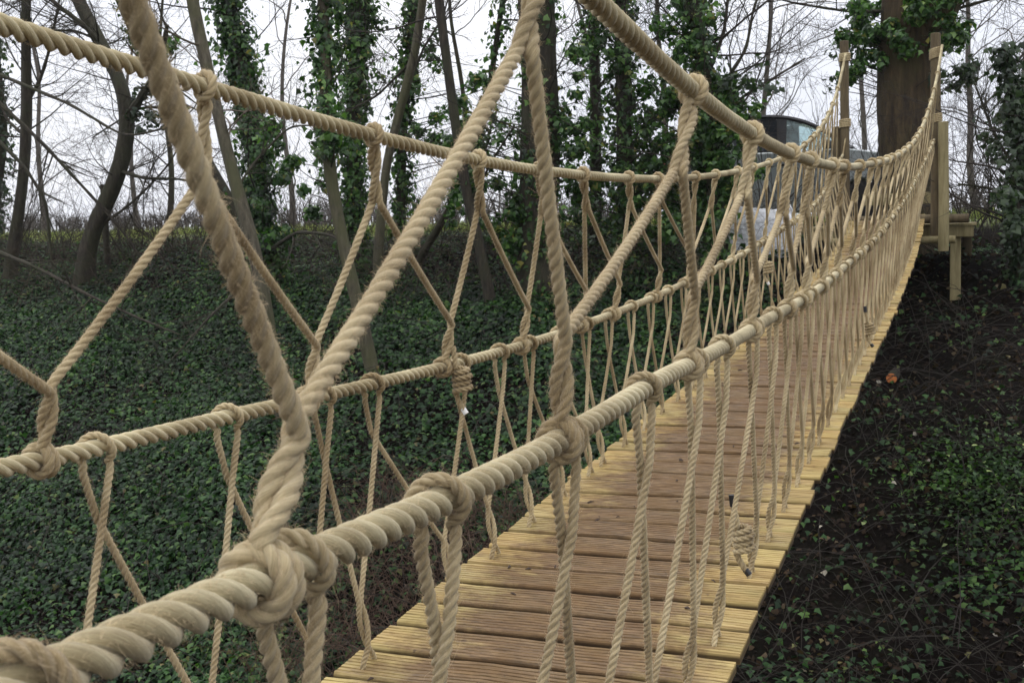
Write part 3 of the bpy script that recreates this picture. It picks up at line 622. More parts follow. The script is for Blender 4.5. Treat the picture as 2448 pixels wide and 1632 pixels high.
STEM = {}
def tree(label, pts, r0, r1, mt=None, Yd=None, ivy=None, clumps=None, side=10, sl=1.3, tw=None, depth=2, group=None, name='tree', cat='tree', flare=1.35, kids=5, ext=2.2, sides_from=.18):
    mt = mt or M_bark; tw = tw or M_twig
    base = hit(*pts[0]); Yd = Yd or base[1]
    P = [at(px, py, Yd) for px, py in pts]; P[0] = at(*pts[0], Yd); g = float(gz(P[0][0], P[0][1]))
    b0 = P[0].copy(); b0[2] = g - .12
    if P[0][2] > g + .1: P = [b0] + P
    else: P[0] = b0
    d = P[-1] - P[-2]; d /= np.linalg.norm(d); P.append(P[-1] + d * ext + rng.normal(0, .12, 3))
    # give the stem a real wander in depth as well
    P = np.array(P); wv = np.linspace(0, 1, len(P)); P[:, 1] += .10 * np.sin(wv * 4 + rng.uniform(0, 6)) * np.minimum(wv * 3, 1)
    Q = spline(P, 60); k = Yd * 1.05 / FPX; rad = np.linspace(r0 * k, r1 * k, 60)
    t = thing(name, label, cat, (Q[0][0], Q[0][1], g), group)
    trunk_mesh(Q, rad, mt, t, flare=flare)
    mb = MB()
    for q in range(side):
        f = rng.uniform(sides_from, .97); i = int(f * 59); a = rng.uniform(0, 6.28)
        dd = np.array([math.cos(a), math.sin(a) * .7, rng.uniform(-.1, .9)]); r = min(rad[i] * .5, rng.uniform(.006, .016))
        twigs(mb, Q[i], dd, sl * rng.uniform(.6, 1.4), r, depth, kids=kids)
    if side: mb.build('branches', tw, t)
    if ivy:
        for kw in ivy:
            kw = dict(kw); a, b = kw.pop('span', (0, 1)); m = kw.pop('m', M_ivyt); i0, i1 = int(a * 59), int(b * 59) + 1
            p, nn, sz = ivy_on(Q[i0:i1], rad[i0:i1], **kw); leaf_obj('ivy', p, nn, sz, m, t, tip=[0, 0, -.9])
    if clumps:
        for (cx, cy, rpx, n, per, m) in clumps:
            cs = []; mb2 = MB()
            for q in range(n):
                a = rng.uniform(0, 6.28); u = math.sqrt(rng.random()); c = at(cx + rpx[0] * u * math.cos(a), cy + rpx[1] * u * math.sin(a), Yd + rng.uniform(-.6, .6)); cs.append(c)
                j = np.argmin(np.linalg.norm(Q - c - [0, 0, -.3], axis=1)); mb2.tube(spline([Q[j], (Q[j] + c) / 2 + rng.normal(0, .08, 3), c + rng.normal(0, .05, 3)], 7), np.linspace(.009, .003, 7), 4, cap=False)
            p, nn, sz = ivy_clumps(cs, rng.uniform(.10, .24, n), per); leaf_obj('ivy', p, nn, sz, m, t, tip=[0, 0, -.6]); mb2.build('ivy_stems', tw, t)
    STEM[t.name] = Q
    return t, Q, rad
IV = lambda **k: dict(dict(dens=440, spread=.28, size=.074, gap=.36), **k)

tree('slim bare tree at the far left edge, upright with a forked top', [(22, 640), (45, 500), (62, 400), (72, 250), (72, 100), (72, 0), (78, -150)], 17, 10, Yd=15.6, side=20, sl=1.7)
tree('leafless tree cut off by the left edge of the view with ivy on its stem', [(-30, 640), (-12, 480), (0, 330), (-18, 150), (-40, -60)], 14, 9, Yd=16.3, side=12, sl=1.6, ivy=[IV(span=(0, .55), spread=.3, dens=300, gap=.36, m=M_ivyd)])
tree('dark crooked tree leaning left out of a thick mossy base', [(205, 655), (222, 560), (265, 470), (290, 390), (303, 290), (283, 200), (238, 115), (190, 30), (150, -60)], 25, 12, Yd=15.2, side=20, sl=1.8, flare=1.5, clumps=[(335, 270, (55, 60), 7, 60, M_ivyd)])
mb = MB(); sx = at(249, 500, 15.7); sg = gz(sx[0], 15.7)
st_ = thing('tree_stump', 'short broken snag standing beside the dark crooked tree', 'stump', (sx[0], 15.7, sg)); mb.tube([[sx[0], 15.7, sg - .1], [sx[0] + .01, 15.7, at(249, 500, 15.7)[2]], [sx[0], 15.7, at(249, 441, 15.7)[2]]], [.055, .048, .043], 12); mb.build('trunk', M_bark, st_)
tree('long ivy flecked trunk leaning from upper left down to the right', [(640, 660), (565, 520), (500, 410), (430, 300), (362, 170), (312, 60), (280, -20)], 22, 17, Yd=15.9, side=12, sl=1.5, ivy=[IV(span=(.35, 1), spread=.14, dens=260, gap=.42, m=M_ivyt)], clumps=[(370, 60, (45, 80), 7, 60, M_ivyt)])
tree('smooth olive stemmed tree curving up from low on the ivy bank', [(735, 1290), (700, 1150), (668, 900), (640, 700), (610, 560), (570, 430), (530, 280), (490, 130), (455, 0), (440, -100)], 19, 13, M_pale, side=8, sl=1.2, tw=M_twig2, sides_from=.5, Yd=11.5)
tree('ivy wrapped trunk with a shaggy column of leaves left of centre', [(650, 680), (622, 520), (600, 350), (575, 200), (550, 80), (535, -80)], 24, 20, side=10, Yd=15.0, ivy=[IV(dens=620, spread=.34, gap=.22), IV(dens=220, spread=.12, gap=.2, m=M_ivyd)], clumps=[(660, 420, (50, 190), 14, 80, M_ivyt)])
tree('tall greenish trunk bare at the top with ivy round its middle', [(942, 1190), (905, 950), (875, 790), (840, 640), (798, 450), (780, 300), (775, 150), (765, 0), (760, -100)], 17, 14, M_pale, side=10, sl=1.1, sides_from=.45, Yd=12.6, ivy=[IV(span=(.42, .86), dens=520, spread=.3, gap=.3)], clumps=[(760, 380, (60, 150), 12, 70, M_ivyt)])
tree('dark ivy covered trunk close behind the tall greenish one', [(850, 620), (845, 450), (852, 300), (868, 100), (858, -60)], 18, 14, Yd=15.8, side=12, ivy=[IV(dens=640, spread=.3, gap=.26, m=M_ivyt), IV(dens=200, spread=.1, m=M_ivyd)], clumps=[(845, 70, (60, 100), 12, 70, M_ivyt)])
tree('pale slanting sapling leaning right across its ivy covered neighbour', [(905, 640), (917, 480), (925, 380), (955, 250), (985, 130), (1003, 0), (1012, -90)], 12, 9, M_pale, Yd=14.8, side=7, sl=.9)
tree('slender ivy clad stem standing behind the slanting sapling', [(962, 640), (963, 480), (967, 300), (978, 120), (985, -60)], 11, 10, Yd=16.6, side=12, sl=1.4, ivy=[IV(dens=560, spread=.24, gap=.33)], clumps=[(1060, 260, (110, 190), 26, 60, M_ivyt)])
tree('thin dark tree leaning left above the middle of the bank', [(1178, 740), (1150, 590), (1120, 450), (1095, 300), (1070, 150), (1045, 0), (1035, -80)], 13, 10, Yd=14.2, side=14, sl=1.4)
tree('low dark limb leaning right between two ivy trees', [(1000, 620), (1045, 560), (1085, 490), (1115, 440), (1150, 330), (1170, 200)], 10, 5, Yd=15.8, side=8, sl=1.1, ivy=[IV(span=(.3, 1), dens=300, spread=.22, gap=.4)])
tree('massive ivy edged trunk near the centre of the wood', [(1285, 740), (1285, 500), (1285, 300), (1282, 100), (1278, -100)], 46, 41, M_bark, Yd=14.8, side=12, sl=1.5, ivy=[IV(dens=200, spread=.14, gap=.58), IV(span=(0, .4), dens=260, spread=.2, gap=.4)], clumps=[(1205, 520, (32, 130), 11, 80, M_ivyt), (1372, 300, (34, 190), 20, 70, M_ivyt), (1140, 330, (70, 150), 26, 60, M_ivyt), (1120, 500, (70, 60), 8, 40, M_ivyt)])
tree('straight thin trunk between the massive trunk and its ivied neighbour', [(1425, 640), (1422, 420), (1420, 250), (1418, 80), (1415, -60)], 13, 12, Yd=16.4, side=14, sl=1.5, ivy=[IV(span=(.1, .9), dens=280, spread=.18, gap=.4)])
tree('dark trunk with glossy ivy billowing over its foot', [(1505, 650), (1492, 420), (1486, 200), (1478, 0), (1474, -90)], 19, 16, Yd=15.6, side=14, sl=1.5, ivy=[IV(dens=420, spread=.3, gap=.34)], clumps=[(1480, 520, (120, 120), 30, 110, M_ivyt), (1560, 300, (70, 150), 30, 60, M_ivyt), (1440, 60, (60, 70), 12, 50, M_ivyt), (1570, 480, (70, 90), 18, 90, M_ivyt)])
tree('bushy ivy laden tree with thin bare stems rising above it', [(1722, 600), (1705, 400), (1692, 230), (1672, 80), (1640, -60)], 19, 12, Yd=15.0, side=22, sl=2.0, ivy=[IV(dens=480, spread=.30, gap=.25)], clumps=[(1675, 290, (85, 130), 34, 110, M_ivyt), (1665, 470, (85, 100), 22, 110, M_ivyt), (1820, 190, (90, 45), 9, 22, M_ivyd), (1765, 285, (60, 50), 13, 60, M_ivyt), (1780, 400, (40, 60), 8, 50, M_ivyt), (1640, 60, (60, 110), 16, 80, M_ivyt)])
t, Q, rad = tree('huge brown trunked tree crowned with ivy behind the landing posts', [(2165, 575), (2165, 470), (2165, 380), (2162, 250), (2165, 130), (2172, 0), (2180, -160)], 60, 51, M_big, Yd=16.6, side=16, sl=2.2, sides_from=.5, flare=1.25,
     ivy=[IV(span=(.60, 1), dens=620, spread=.42, gap=.14), IV(span=(.56, 1), dens=700, spread=.16, gap=.12, m=M_ivyd)],
     clumps=[(2060, 130, (55, 75), 14, 60, M_ivyt), (2120, 60, (110, 80), 34, 90, M_ivyt), (2290, 190, (60, 45), 10, 40, M_ivyd), (2260, 60, (70, 80), 20, 70, M_ivyt), (2010, 150, (40, 80), 7, 16, M_ivyd)])
P = spline([Q[38], at(2215, 110, 16.6), at(2262, 10, 16.5), at(2310, -120, 16.3)], 20); trunk_mesh(P, np.linspace(.22, .15, 20), M_big, t, name='limb', flare=1)
tree('ivy smothered thorn at the far right edge', [(2452, 600), (2440, 470), (2446, 360), (2430, 270)], 16, 8, Yd=14.6, side=18, sl=1.3, ext=.5, ivy=[IV(dens=640, spread=.26, gap=.2, m=M_ivyd)], clumps=[(2405, 330, (40, 60), 6, 34, M_ivyd), (2450, 480, (45, 90), 10, 80, M_ivyd)])

def limb(parent, pts, Yd, r0, r1, m=M_bark, kids=9, sl=.7):
    Q = spline([at(a, b_, Yd + dy) for (a, b_), dy in zip(pts, np.linspace(0, rng.uniform(-.8, .8), len(pts)))], 34); k = Yd / FPX
    if 0 < pts[0][0] < 2440:      # start the limb inside its own trunk
        S = STEM[parent.name]; q0 = S[np.argmin(np.abs(S[:, 2] - Q[0][2]) + .3 * np.linalg.norm(S - Q[0], axis=1))]
        Q = Q + (q0 - Q[0]) * ((1 - np.linspace(0, 1, 34)) ** 2)[:, None]
    rad = np.linspace(r0 * k, r1 * k, 34); mb = MB(); mb.tube(Q, rad * (1 + .12 * np.sin(np.arange(34) * 1.3)), 8)
    for q in range(kids):
        i = int(rng.uniform(.1, 1) * 33); d = (Q[min(i + 1, 33)] - Q[max(i - 1, 0)]); d /= np.linalg.norm(d); twigs(mb, Q[i], d + rng.normal(0, .7, 3), sl * rng.uniform(.4, 1.5), rad[i] * .5, 2, kids=4)
    mb.build('limb', m, parent)
TT = [o for o in col.objects if o.get('category') == 'tree']
for ti, pts, Yd, a, b_ in ((0, [(75, 80), (30, 75), (-40, 40)], 15.4, 5, 3), (0, [(72, 100), (120, 72), (185, 72), (260, 110), (290, 90)], 15.3, 5, 2), (1, [(-20, 170), (60, 205), (170, 250), (300, 330), (420, 300)], 14.6, 6, 2.5),
    (0, [(66, 330), (20, 290), (-20, 200)], 15.6, 6, 2), (0, [(62, 240), (95, 190), (120, 110), (150, -40)], 15.5, 6, 3), (1, [(-15, 235), (100, 340), (220, 470), (300, 560), (350, 640)], 14.0, 7, 3), (1, [(-10, 330), (60, 400), (110, 480), (125, 640)], 14.4, 6, 4),
    (2, [(298, 290), (340, 225), (380, 170), (400, 60)], 15.2, 14, 6), (2, [(288, 415), (350, 430), (420, 428), (490, 438)], 15.1, 6, 2), (2, [(225, 120), (190, 60), (120, 0), (60, -40)], 15.1, 8, 4), (2, [(240, 560), (330, 480), (400, 400), (440, 330)], 15.3, 5, 2),
    (1, [(-10, 600), (90, 640), (200, 700), (330, 760), (430, 800)], 12.6, 7, 2.5), (3, [(395, 250), (330, 255), (220, 330)], 15.8, 5, 2), (4, [(545, 445), (600, 380), (690, 300), (830, 300)], 11.6, 4, 2), (5, [(600, 600), (700, 550), (790, 560), (850, 600)], 13.6, 6, 3), (5, [(640, 640), (500, 760), (410, 860)], 12.6, 5, 2),
    (8, [(985, 140), (900, 230), (820, 270)], 14.8, 4, 2), (8, [(960, 240), (1010, 120), (1060, 40), (1080, -40)], 15, 4, 2), (10, [(1130, 480), (1180, 380), (1230, 300)], 14.2, 4, 2), (13, [(1420, 200), (1500, 120), (1620, 60), (1700, -20)], 15.4, 5, 2),
    (15, [(1700, 200), (1735, 80), (1745, -60)], 15, 5, 3), (15, [(1710, 260), (1790, 120), (1800, 30), (1830, -60)], 15, 5, 2.5), (15, [(1700, 330), (1760, 240), (1860, 180), (1925, 140)], 15, 5, 2), (15, [(1690, 120), (1640, 20), (1620, -60)], 15, 5, 3),
    (16, [(2215, 60), (2300, 20), (2400, -10), (2480, -60)], 16.4, 5, 2), (16, [(2120, 20), (2000, 25), (1880, 5), (1780, -30)], 16.2, 4, 1.5), (17, [(2440, 420), (2380, 330), (2330, 200)], 14.6, 4, 2), (17, [(2445, 500), (2370, 450), (2290, 440)], 14.8, 4, 2)):
    limb(TT[min(ti, len(TT) - 1)], pts, Yd, a, b_)

# bare thorn shrubs and the wood behind, one by one
def shrub(px, Yd, h, n, label, m=M_twig, group='bare shrubs along the top of the bank', depth=2, name='bare_shrub', kids=5, rmin=.0022):
    b = at(px, 560, Yd); g = float(gz(b[0], Yd)); t = thing(name, label, 'shrub', (b[0], Yd, g), group); mb = MB()
    for k in range(n):
        a = rng.uniform(0, 6.28); s = np.array([b[0] + .22 * math.cos(a), Yd + .22 * math.sin(a), g - .05])
        twigs(mb, s, [math.cos(a) * .45, math.sin(a) * .35, 1], h * rng.uniform(.7, 1.2), rng.uniform(.006, .014), depth, bend=.32, kids=kids, spread=.7, rmin=rmin)
    mb.build('branches', rel and m, t); return t
for px, Yd, h, n, lb in ((20, 16.8, 1.9, 6, 'bare shrub at the foot of the far left slim tree'), (120, 16.4, 1.5, 6, 'low bare shrub just right of the far left slim tree'), (330, 16.5, 1.8, 7, 'bare shrub right of the crooked dark tree'),
    (420, 16.2, 1.4, 7, 'twiggy shrub under the end of the left rising rope strand'), (730, 16.8, 1.3, 5, 'bare shrub between the two left ivy columns'), (1010, 16.6, 1.6, 6, 'bare shrub behind the low dark limb'),
    (1560, 16.2, 1.7, 6, 'bare shrub right of the billowing ivy foot'), (1770, 16.4, 2.9, 6, 'tall thin stemmed shrub beside the bushy ivy tree'), (2075, 17.2, 2.3, 8, 'thorny shrub tight against the left of the huge trunk'),
    (2290, 17.4, 2.6, 8, 'tall tangled thorn just right of the landing posts'), (2350, 16.6, 2.2, 8, 'dark tangled thorn in the gap at the right'), (2410, 18.0, 2.7, 8, 'tangled thorn before the far right ivy'), (2310, 21, 2.6, 8, 'fainter thorn further back in the right hand gap')):
    shrub(px, Yd, h, n, lb)
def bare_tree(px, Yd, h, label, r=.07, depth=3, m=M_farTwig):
    b = at(px, 560, Yd); g = float(gz(b[0], Yd)); t = thing('bare_tree', label, 'tree', (b[0], Yd, g), 'bare trees beyond the bank'); P = [[b[0], Yd, g - .1]]
    for k in range(6): P.append([P[-1][0] + rng.normal(0, .12), P[-1][1] + rng.normal(0, .12), g + h * .8 * (k + 1) / 6])
    Q = spline(P, 24); trunk_mesh(Q, np.linspace(r, r * .35, 24), M_bark if m is M_twig else m, t, rough=.03); mb = MB()
    for k in range(8):
        i = int(rng.uniform(.15, .98) * 23); a = rng.uniform(0, 6.28); twigs(mb, Q[i], [math.cos(a), math.sin(a), rng.uniform(.2, .9)], h * rng.uniform(.22, .42), r * .3 * rng.uniform(.5, 1), depth, kids=4, bend=.3, rmin=.003)
    mb.build('branches', m, t)
for px, Yd, h, lb in ((110, 23, 7, 'bare tree showing between the first two stems on the left'), (330, 26, 7, 'bare tree beyond the crooked dark tree'), (400, 21, 6, 'smaller bare tree right of the crooked one'), (700, 24, 7, 'bare tree beyond the left ivy columns'),
    (1070, 22, 6.5, 'bare tree in the bright gap left of the massive trunk'), (1400, 24, 7, 'bare tree glimpsed right of the massive trunk'), (1560, 22, 7, 'bare tree behind the bushy ivy tree'), (1830, 24, 6.5, 'bare tree rising behind the parked car'),
    (2060, 27, 7, 'bare tree left of the huge ivied trunk'), (2340, 24, 7, 'bare tree arching over the right hand gap'), (2440, 30, 8, 'bare tree farthest right')):
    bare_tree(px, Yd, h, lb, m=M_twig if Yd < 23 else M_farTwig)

# far hedge and wood on the horizon
mb = MB()
for k in range(900):
    x = rng.uniform(-190, 60); y = 120 + rng.normal(0, 12) + abs(x) * .1; g = float(gz(x, y)); h = rng.uniform(.9, 2.6) + 1.2 * (math.sin(x * .08) > .3)
    for q in range(3):
        d = np.array([rng.normal(0, .35), rng.normal(0, .3), 1]); mb.tube([[x, y, g], [x + d[0] * h * .5, y, g + h * .55], [x + d[0] * h * 1.2, y, g + h]], [.10, .07, .02], 3, cap=False)
        for z in range(3):
            p = np.array([x + d[0] * h * .5, y, g + h * rng.uniform(.3, .8)]); e = rng.normal(0, 1, 3) * [1, .5, .5] + [0, 0, .6]; mb.tube([p, p + e * h * .16, p + e * h * .3], [.045, .03, .015], 3, cap=False)
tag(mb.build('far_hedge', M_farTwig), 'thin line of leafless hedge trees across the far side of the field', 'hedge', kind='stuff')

# ------------------------------------------------------------------ ground cover
def sn(x, y, f, s): return .5 + .25 * (np.sin(f * x + 1.7 * np.sin(f * .7 * y + s)) + np.sin(f * 1.1 * y + 1.3 * np.sin(f * .9 * x + 2 * s)))
def dens(x, y):
    d = np.clip((-1.9 - x) / .9, 0, 1) * 1.0
    br = np.exp(-(((x + 4.0) / 1.2) ** 2 + ((y - 8.9) / 1.2) ** 2)); d *= 1 - .85 * np.clip(br * 1.4, 0, 1)
    d *= .45 + .75 * (sn(x, y, 1.3, 1.) > .34) * (.6 + .5 * sn(x, y, 3.1, 4.)); d *= 1 - .35 * np.clip((y - 14.2) / 2, 0, 1)
    d = np.maximum(d, .75 * np.exp(-(((x + .75) / .75) ** 2 + ((y - 7.4) / 1.1) ** 2))); d = np.maximum(d, .22 * np.exp(-(((x - .25) / .9) ** 2 + ((y - 9.6) / .55) ** 2)))
    d = np.maximum(d, .8 * np.clip((x - .35) / .5, 0, 1) * np.clip((y - 13.4) / 1.2, 0, 1)); d = np.maximum(d, .09 * (x > -1.9) * sn(x, y, 2.2, 3))
    return d
def surf_n(x, y):
    e = .05; return np.stack([-(gz(x + e, y) - gz(x - e, y)) / (2 * e), -(gz(x, y + e) - gz(x, y - e)) / (2 * e), np.ones_like(x)], -1)
def visible(P, m=130):
    d = P @ FW; u = 1224 + FPX * (P @ RT) / d; v = 816 - FPX * (P @ UP) / d; return (u > -m * 3) & (u < 2448 + m * 3) & (v < 1632 + m * 4) & (v > 300)
n = 520000; x = rng.uniform(-20, 6.5, n); y = rng.uniform(5.5, 17.6, n); k = rng.random(n) < dens(x, y); x, y = x[k], y[k]
P = np.stack([x, y, gz(x, y) + rng.uniform(.0, .13, len(x))], -1); k = visible(P); P, x, y = P[k], x[k], y[k]
nn = surf_n(x, y); nn /= np.linalg.norm(nn, axis=1)[:, None]; nn = nn + rng.normal(0, .42, nn.shape)
tag(leaf_obj('ground_ivy', P, nn, .062 * rng.uniform(.55, 1.3, len(P)), M_ivyg, tip=[0, -.6, -.5]), 'dark glossy ivy carpeting the far bank of the ditch', 'ivy', kind='stuff')
n = 2600; hc = hit(2365, 1190); x = rng.normal(hc[0], .42, n); y = rng.normal(hc[1], .5, n); P = np.stack([x, y, gz(x, y) + rng.gamma(2., .07, n)], -1)
M_bram = leaf_mat('bramble_leaf', [(0, (.012, .03, .008)), (.6, (.032, .075, .014)), (.95, (.07, .14, .026)), (1, (.3, .36, .15))], .5, .3)
tag(leaf_obj('bramble_leaves', P, rng.normal(0, .5, P.shape) + [0, 0, 1], .045 * rng.uniform(.5, 1.3, n), M_bram), 'brighter green bramble leaves rising over the dark bank at the right', 'bramble', kind='stuff')
n = 60000; x = rng.uniform(-14, 5, n); y = rng.uniform(5.5, 17.3, n); P = np.stack([x, y, gz(x, y) + .015], -1); k = visible(P) & (rng.random(n) < .35 + .5 * (x > -2)); P = P[k]
tag(leaf_obj('leaf_litter', P, surf_n(P[:, 0], P[:, 1]) * .6 + rng.normal(0, .5, P.shape), .055 * rng.uniform(.5, 1.3, len(P)), M_litter), 'brown dead leaves strewn over the bare soil', 'leaf litter', kind='stuff')
# brambles and fallen twigs
def scatter_twigs(name, label, m, n, box, z=(.02, .5), L=(.4, 1.3), r=(.002, .006), grow=.35):
    mb = MB()
    for k in range(n):
        x = rng.uniform(*box[:2]); y = rng.uniform(*box[2:]); p = np.array([x, y, float(gz(x, y)) + rng.uniform(*z) * .3]); a = rng.uniform(0, 6.28); d = np.array([math.cos(a), math.sin(a) * .8, rng.uniform(-.1, 1) * grow]); l = rng.uniform(*L)
        t = np.linspace(0, 1, 8)[:, None]; Q = p + d * l * t + np.array([0, 0, 1]) * (rng.uniform(*z) * 4 * t * (1 - t)) + np.cumsum(rng.normal(0, .02, (8, 3)), 0)
        mb.tube(Q, np.linspace(rng.uniform(*r), r[0] * .6, 8), 3, cap=False)
    return tag(mb.build(name, m), label, 'undergrowth', kind='stuff')
scatter_twigs('dead_brambles', 'tangle of reddish brown dead bramble stems low behind the side ropes', plain('dead_bramble', (.085, .05, .03), .85), 1500, (-5.4, -2.8, 7.6, 10.4), z=(.02, .35), L=(.2, .8), r=(.0018, .004))
scatter_twigs('fallen_twigs', 'thin dark twigs and runners arching over the bank', M_floor, 1500, (-17, 3.5, 7, 17), z=(.03, .4), L=(.5, 2.2), r=(.002, .007))
scatter_twigs('crest_brambles', 'dark arching brambles and brushwood along the brow of the bank', plain('brow_stem', (.05, .034, .02), .85), 1500, (-19, -1.8, 14.4, 17.2), z=(.05, .5), L=(.5, 1.8), r=(.002, .0055), grow=.5)
scatter_twigs('crest_stems', 'mesh of upright leafless stems along the top of the bank', M_twig, 1500, (-19, 2.5, 15.6, 19.5), z=(.0, .2), L=(.4, 1.3), r=(.002, .006), grow=2.2)
scatter_twigs('pale_brambles', 'grey brown bramble stems looping over the soil below the walkway', plain('grey_stem', (.028, .023, .014), .85), 420, (-1.6, 3.2, 7, 14), z=(.05, .5), L=(.5, 1.8), r=(.0018, .0045))
n = 30000; x = rng.uniform(-24, 6, n); y = rng.uniform(17.0, 24, n); k = rng.random(n) < np.clip((y - 17) / 1.5, .1, 1); x, y = x[k], y[k]; P = np.stack([x, y, gz(x, y)], -1); k = visible(P, 20); P = P[k]
GT = np.array([[-.045, 0, 0], [.045, 0, 0], [.03, .6, .06], [-.02, .6, .06], [.02, 1.1, .25]])
V, F = leaves(P, np.stack([rng.normal(0, 1, len(P)), rng.normal(0, 1, len(P)) - .5, .1 * np.ones(len(P))], -1), .16 * rng.uniform(.5, 1.6, len(P)), tip=[0, 0, 2.5], T=GT, TF=np.array([[0, 1, 2], [0, 2, 3], [3, 2, 4]]))
tag(mesh_obj('grass', V, F, M_grass), 'rough pale green grass at the field edge above the bank', 'grass', kind='stuff')

# cut log with a bright orange sawn face
c = hit(2132, 912); lg = thing('cut_log', 'short log with a bright orange sawn end lying on the dark bank', 'log', c + [0, 0, 0]); mb = MB(); d = np.array([.12, 1, .12]); d /= np.linalg.norm(d); c2 = c + [0, -.06, .04]
mb.tube([c2, c2 + d * .15, c2 + d * .3], [.055, .058, .05], 16, cap=False); mb.build('bark', M_bark, lg, smooth=True)
m, t, b = mat('sawn_face'); t.links.new(ramp(t, noise(t, N(t, 'ShaderNodeTexCoord').outputs['Object'], 18, 4), [(.3, (.42, .11, .025)), (.7, (.70, .25, .07))]), b.inputs['Base Color']); b.inputs['Roughness'].default_value = .8
mb = MB(); mb.tube([c2 - d * .004, c2 + d * .002], [.052, .0545], 16); mb.build('sawn_end', m, lg)

# ------------------------------------------------------------------ parked car on the field behind
M_paint = plain('silver_paint', (.30, .33, .32), .28, .45, Coat_Weight=.6); M_trim = plain('black_trim', (.015, .015, .017), .5); M_tyre = plain('tyre', (.02, .02, .02), .85)
M_dglass = plain('tinted_glass', (.02, .022, .028), .06); M_rim = plain('alloy', (.5, .5, .52), .3, .9)
m, t, b = mat('pale_glass'); b.inputs['Base Color'].default_value = (.80, .93, .93, 1); b.inputs['Roughness'].default_value = .03; b.inputs['Transmission Weight'].default_value = .85; b.inputs['IOR'].default_value = 1.08; M_glass = m
CY = 19.2; cx0 = at(1612, 520, CY)[0]; kx = (at(2195, 520, CY)[0] - cx0) / 4.5; cz = float(gz(cx0 + 2.2, CY)) - .02
car = thing('parked_car', 'silver estate car parked side on in the field behind the ropes', 'car', (cx0 + 2.2 * kx, CY, cz)); kz = (at(1850, 285, CY)[2] - cz) / 1.72
def cw(x, y, z): return [cx0 + x * kx, CY + y, cz + z * kz]
def side_loft(name, prof, ys, m, bev=.03, **k):
    V, n = [], len(prof)
    for (y, ins) in ys:
        cxm = np.mean([p[0] for p in prof]); czm = np.mean([p[1] for p in prof])
        V += [cw(cxm + (p[0] - cxm) * (1 - ins), y, czm + (p[1] - czm) * (1 - ins)) for p in prof]
    F = [[i * n + j, i * n + (j + 1) % n, (i + 1) * n + (j + 1) % n, (i + 1) * n + j] for i in range(len(ys) - 1) for j in range(n)] + [list(range(n))[::-1], [(len(ys) - 1) * n + j for j in range(n)]]
    o = mesh_obj(name, rel(V, car), F, m, car); b = o.modifiers.new('bevel', 'BEVEL'); b.width = bev; b.segments = 3; b.limit_method = 'ANGLE'; return o
def arch(cx, r=.37, n=9): return [(cx + r * math.cos(a), .33 + r * math.sin(a)) for a in np.linspace(0, math.pi, n)][::-1]
prof = [(0.03, .35), (0, .6), (.05, .95), (.12, 1.16), (3.35, 1.16), (3.9, 1.08), (4.35, .95), (4.48, .75), (4.47, .35), (4.0, .25)] + arch(3.6)[::-1] + [(3.1, .22), (1.35, .22)] + arch(.92)[::-1] + [(.4, .25)]
side_loft('body', prof, [(-.86, .012), (-.8, 0), (.8, 0), (.86, .012)], M_paint)
roof = [(.10, 1.17), (.42, 1.62), (.75, 1.70), (1.6, 1.74), (2.3, 1.71), (2.75, 1.58), (3.1, 1.38), (3.42, 1.16)]
rx = np.linspace(.10, 3.42, 40); rz = np.interp(rx, [p[0] for p in roof], [p[1] for p in roof])
for _ in range(14): rz[1:-1] = .25 * rz[:-2] + .5 * rz[1:-1] + .25 * rz[2:]
roof = list(zip(rx, rz))
def strip(a, b, y0, y1, name, m, th=.045):
    V = []; F = []
    for p, q in zip(roof[a:b], roof[a:b]):
        for y in (y0, y1): V += [cw(p[0], y, p[1]), cw(p[0], y, p[1] - th)]
    k = b - a
    for i in range(k - 1): o = i * 4; F += [[o, o + 4, o + 6, o + 2], [o + 1, o + 3, o + 7, o + 5], [o, o + 1, o + 5, o + 4], [o + 2, o + 6, o + 7, o + 3]]
    F += [[0, 2, 3, 1], [(k - 1) * 4, (k - 1) * 4 + 1, (k - 1) * 4 + 3, (k - 1) * 4 + 2]]
    return mesh_obj(name, rel(V, car), F, m, car)
strip(4, 32, -.68, .68, 'roof', plain('roof_sky_sheen', (.45, .47, .52), .3, .3)); strip(31, 40, -.60, .60, 'windscreen', M_glass, .01); strip(0, 5, -.6, .6, 'rear_window', M_dglass, .01)  # roof is paler than the body: the sky's reflection is painted into its colour
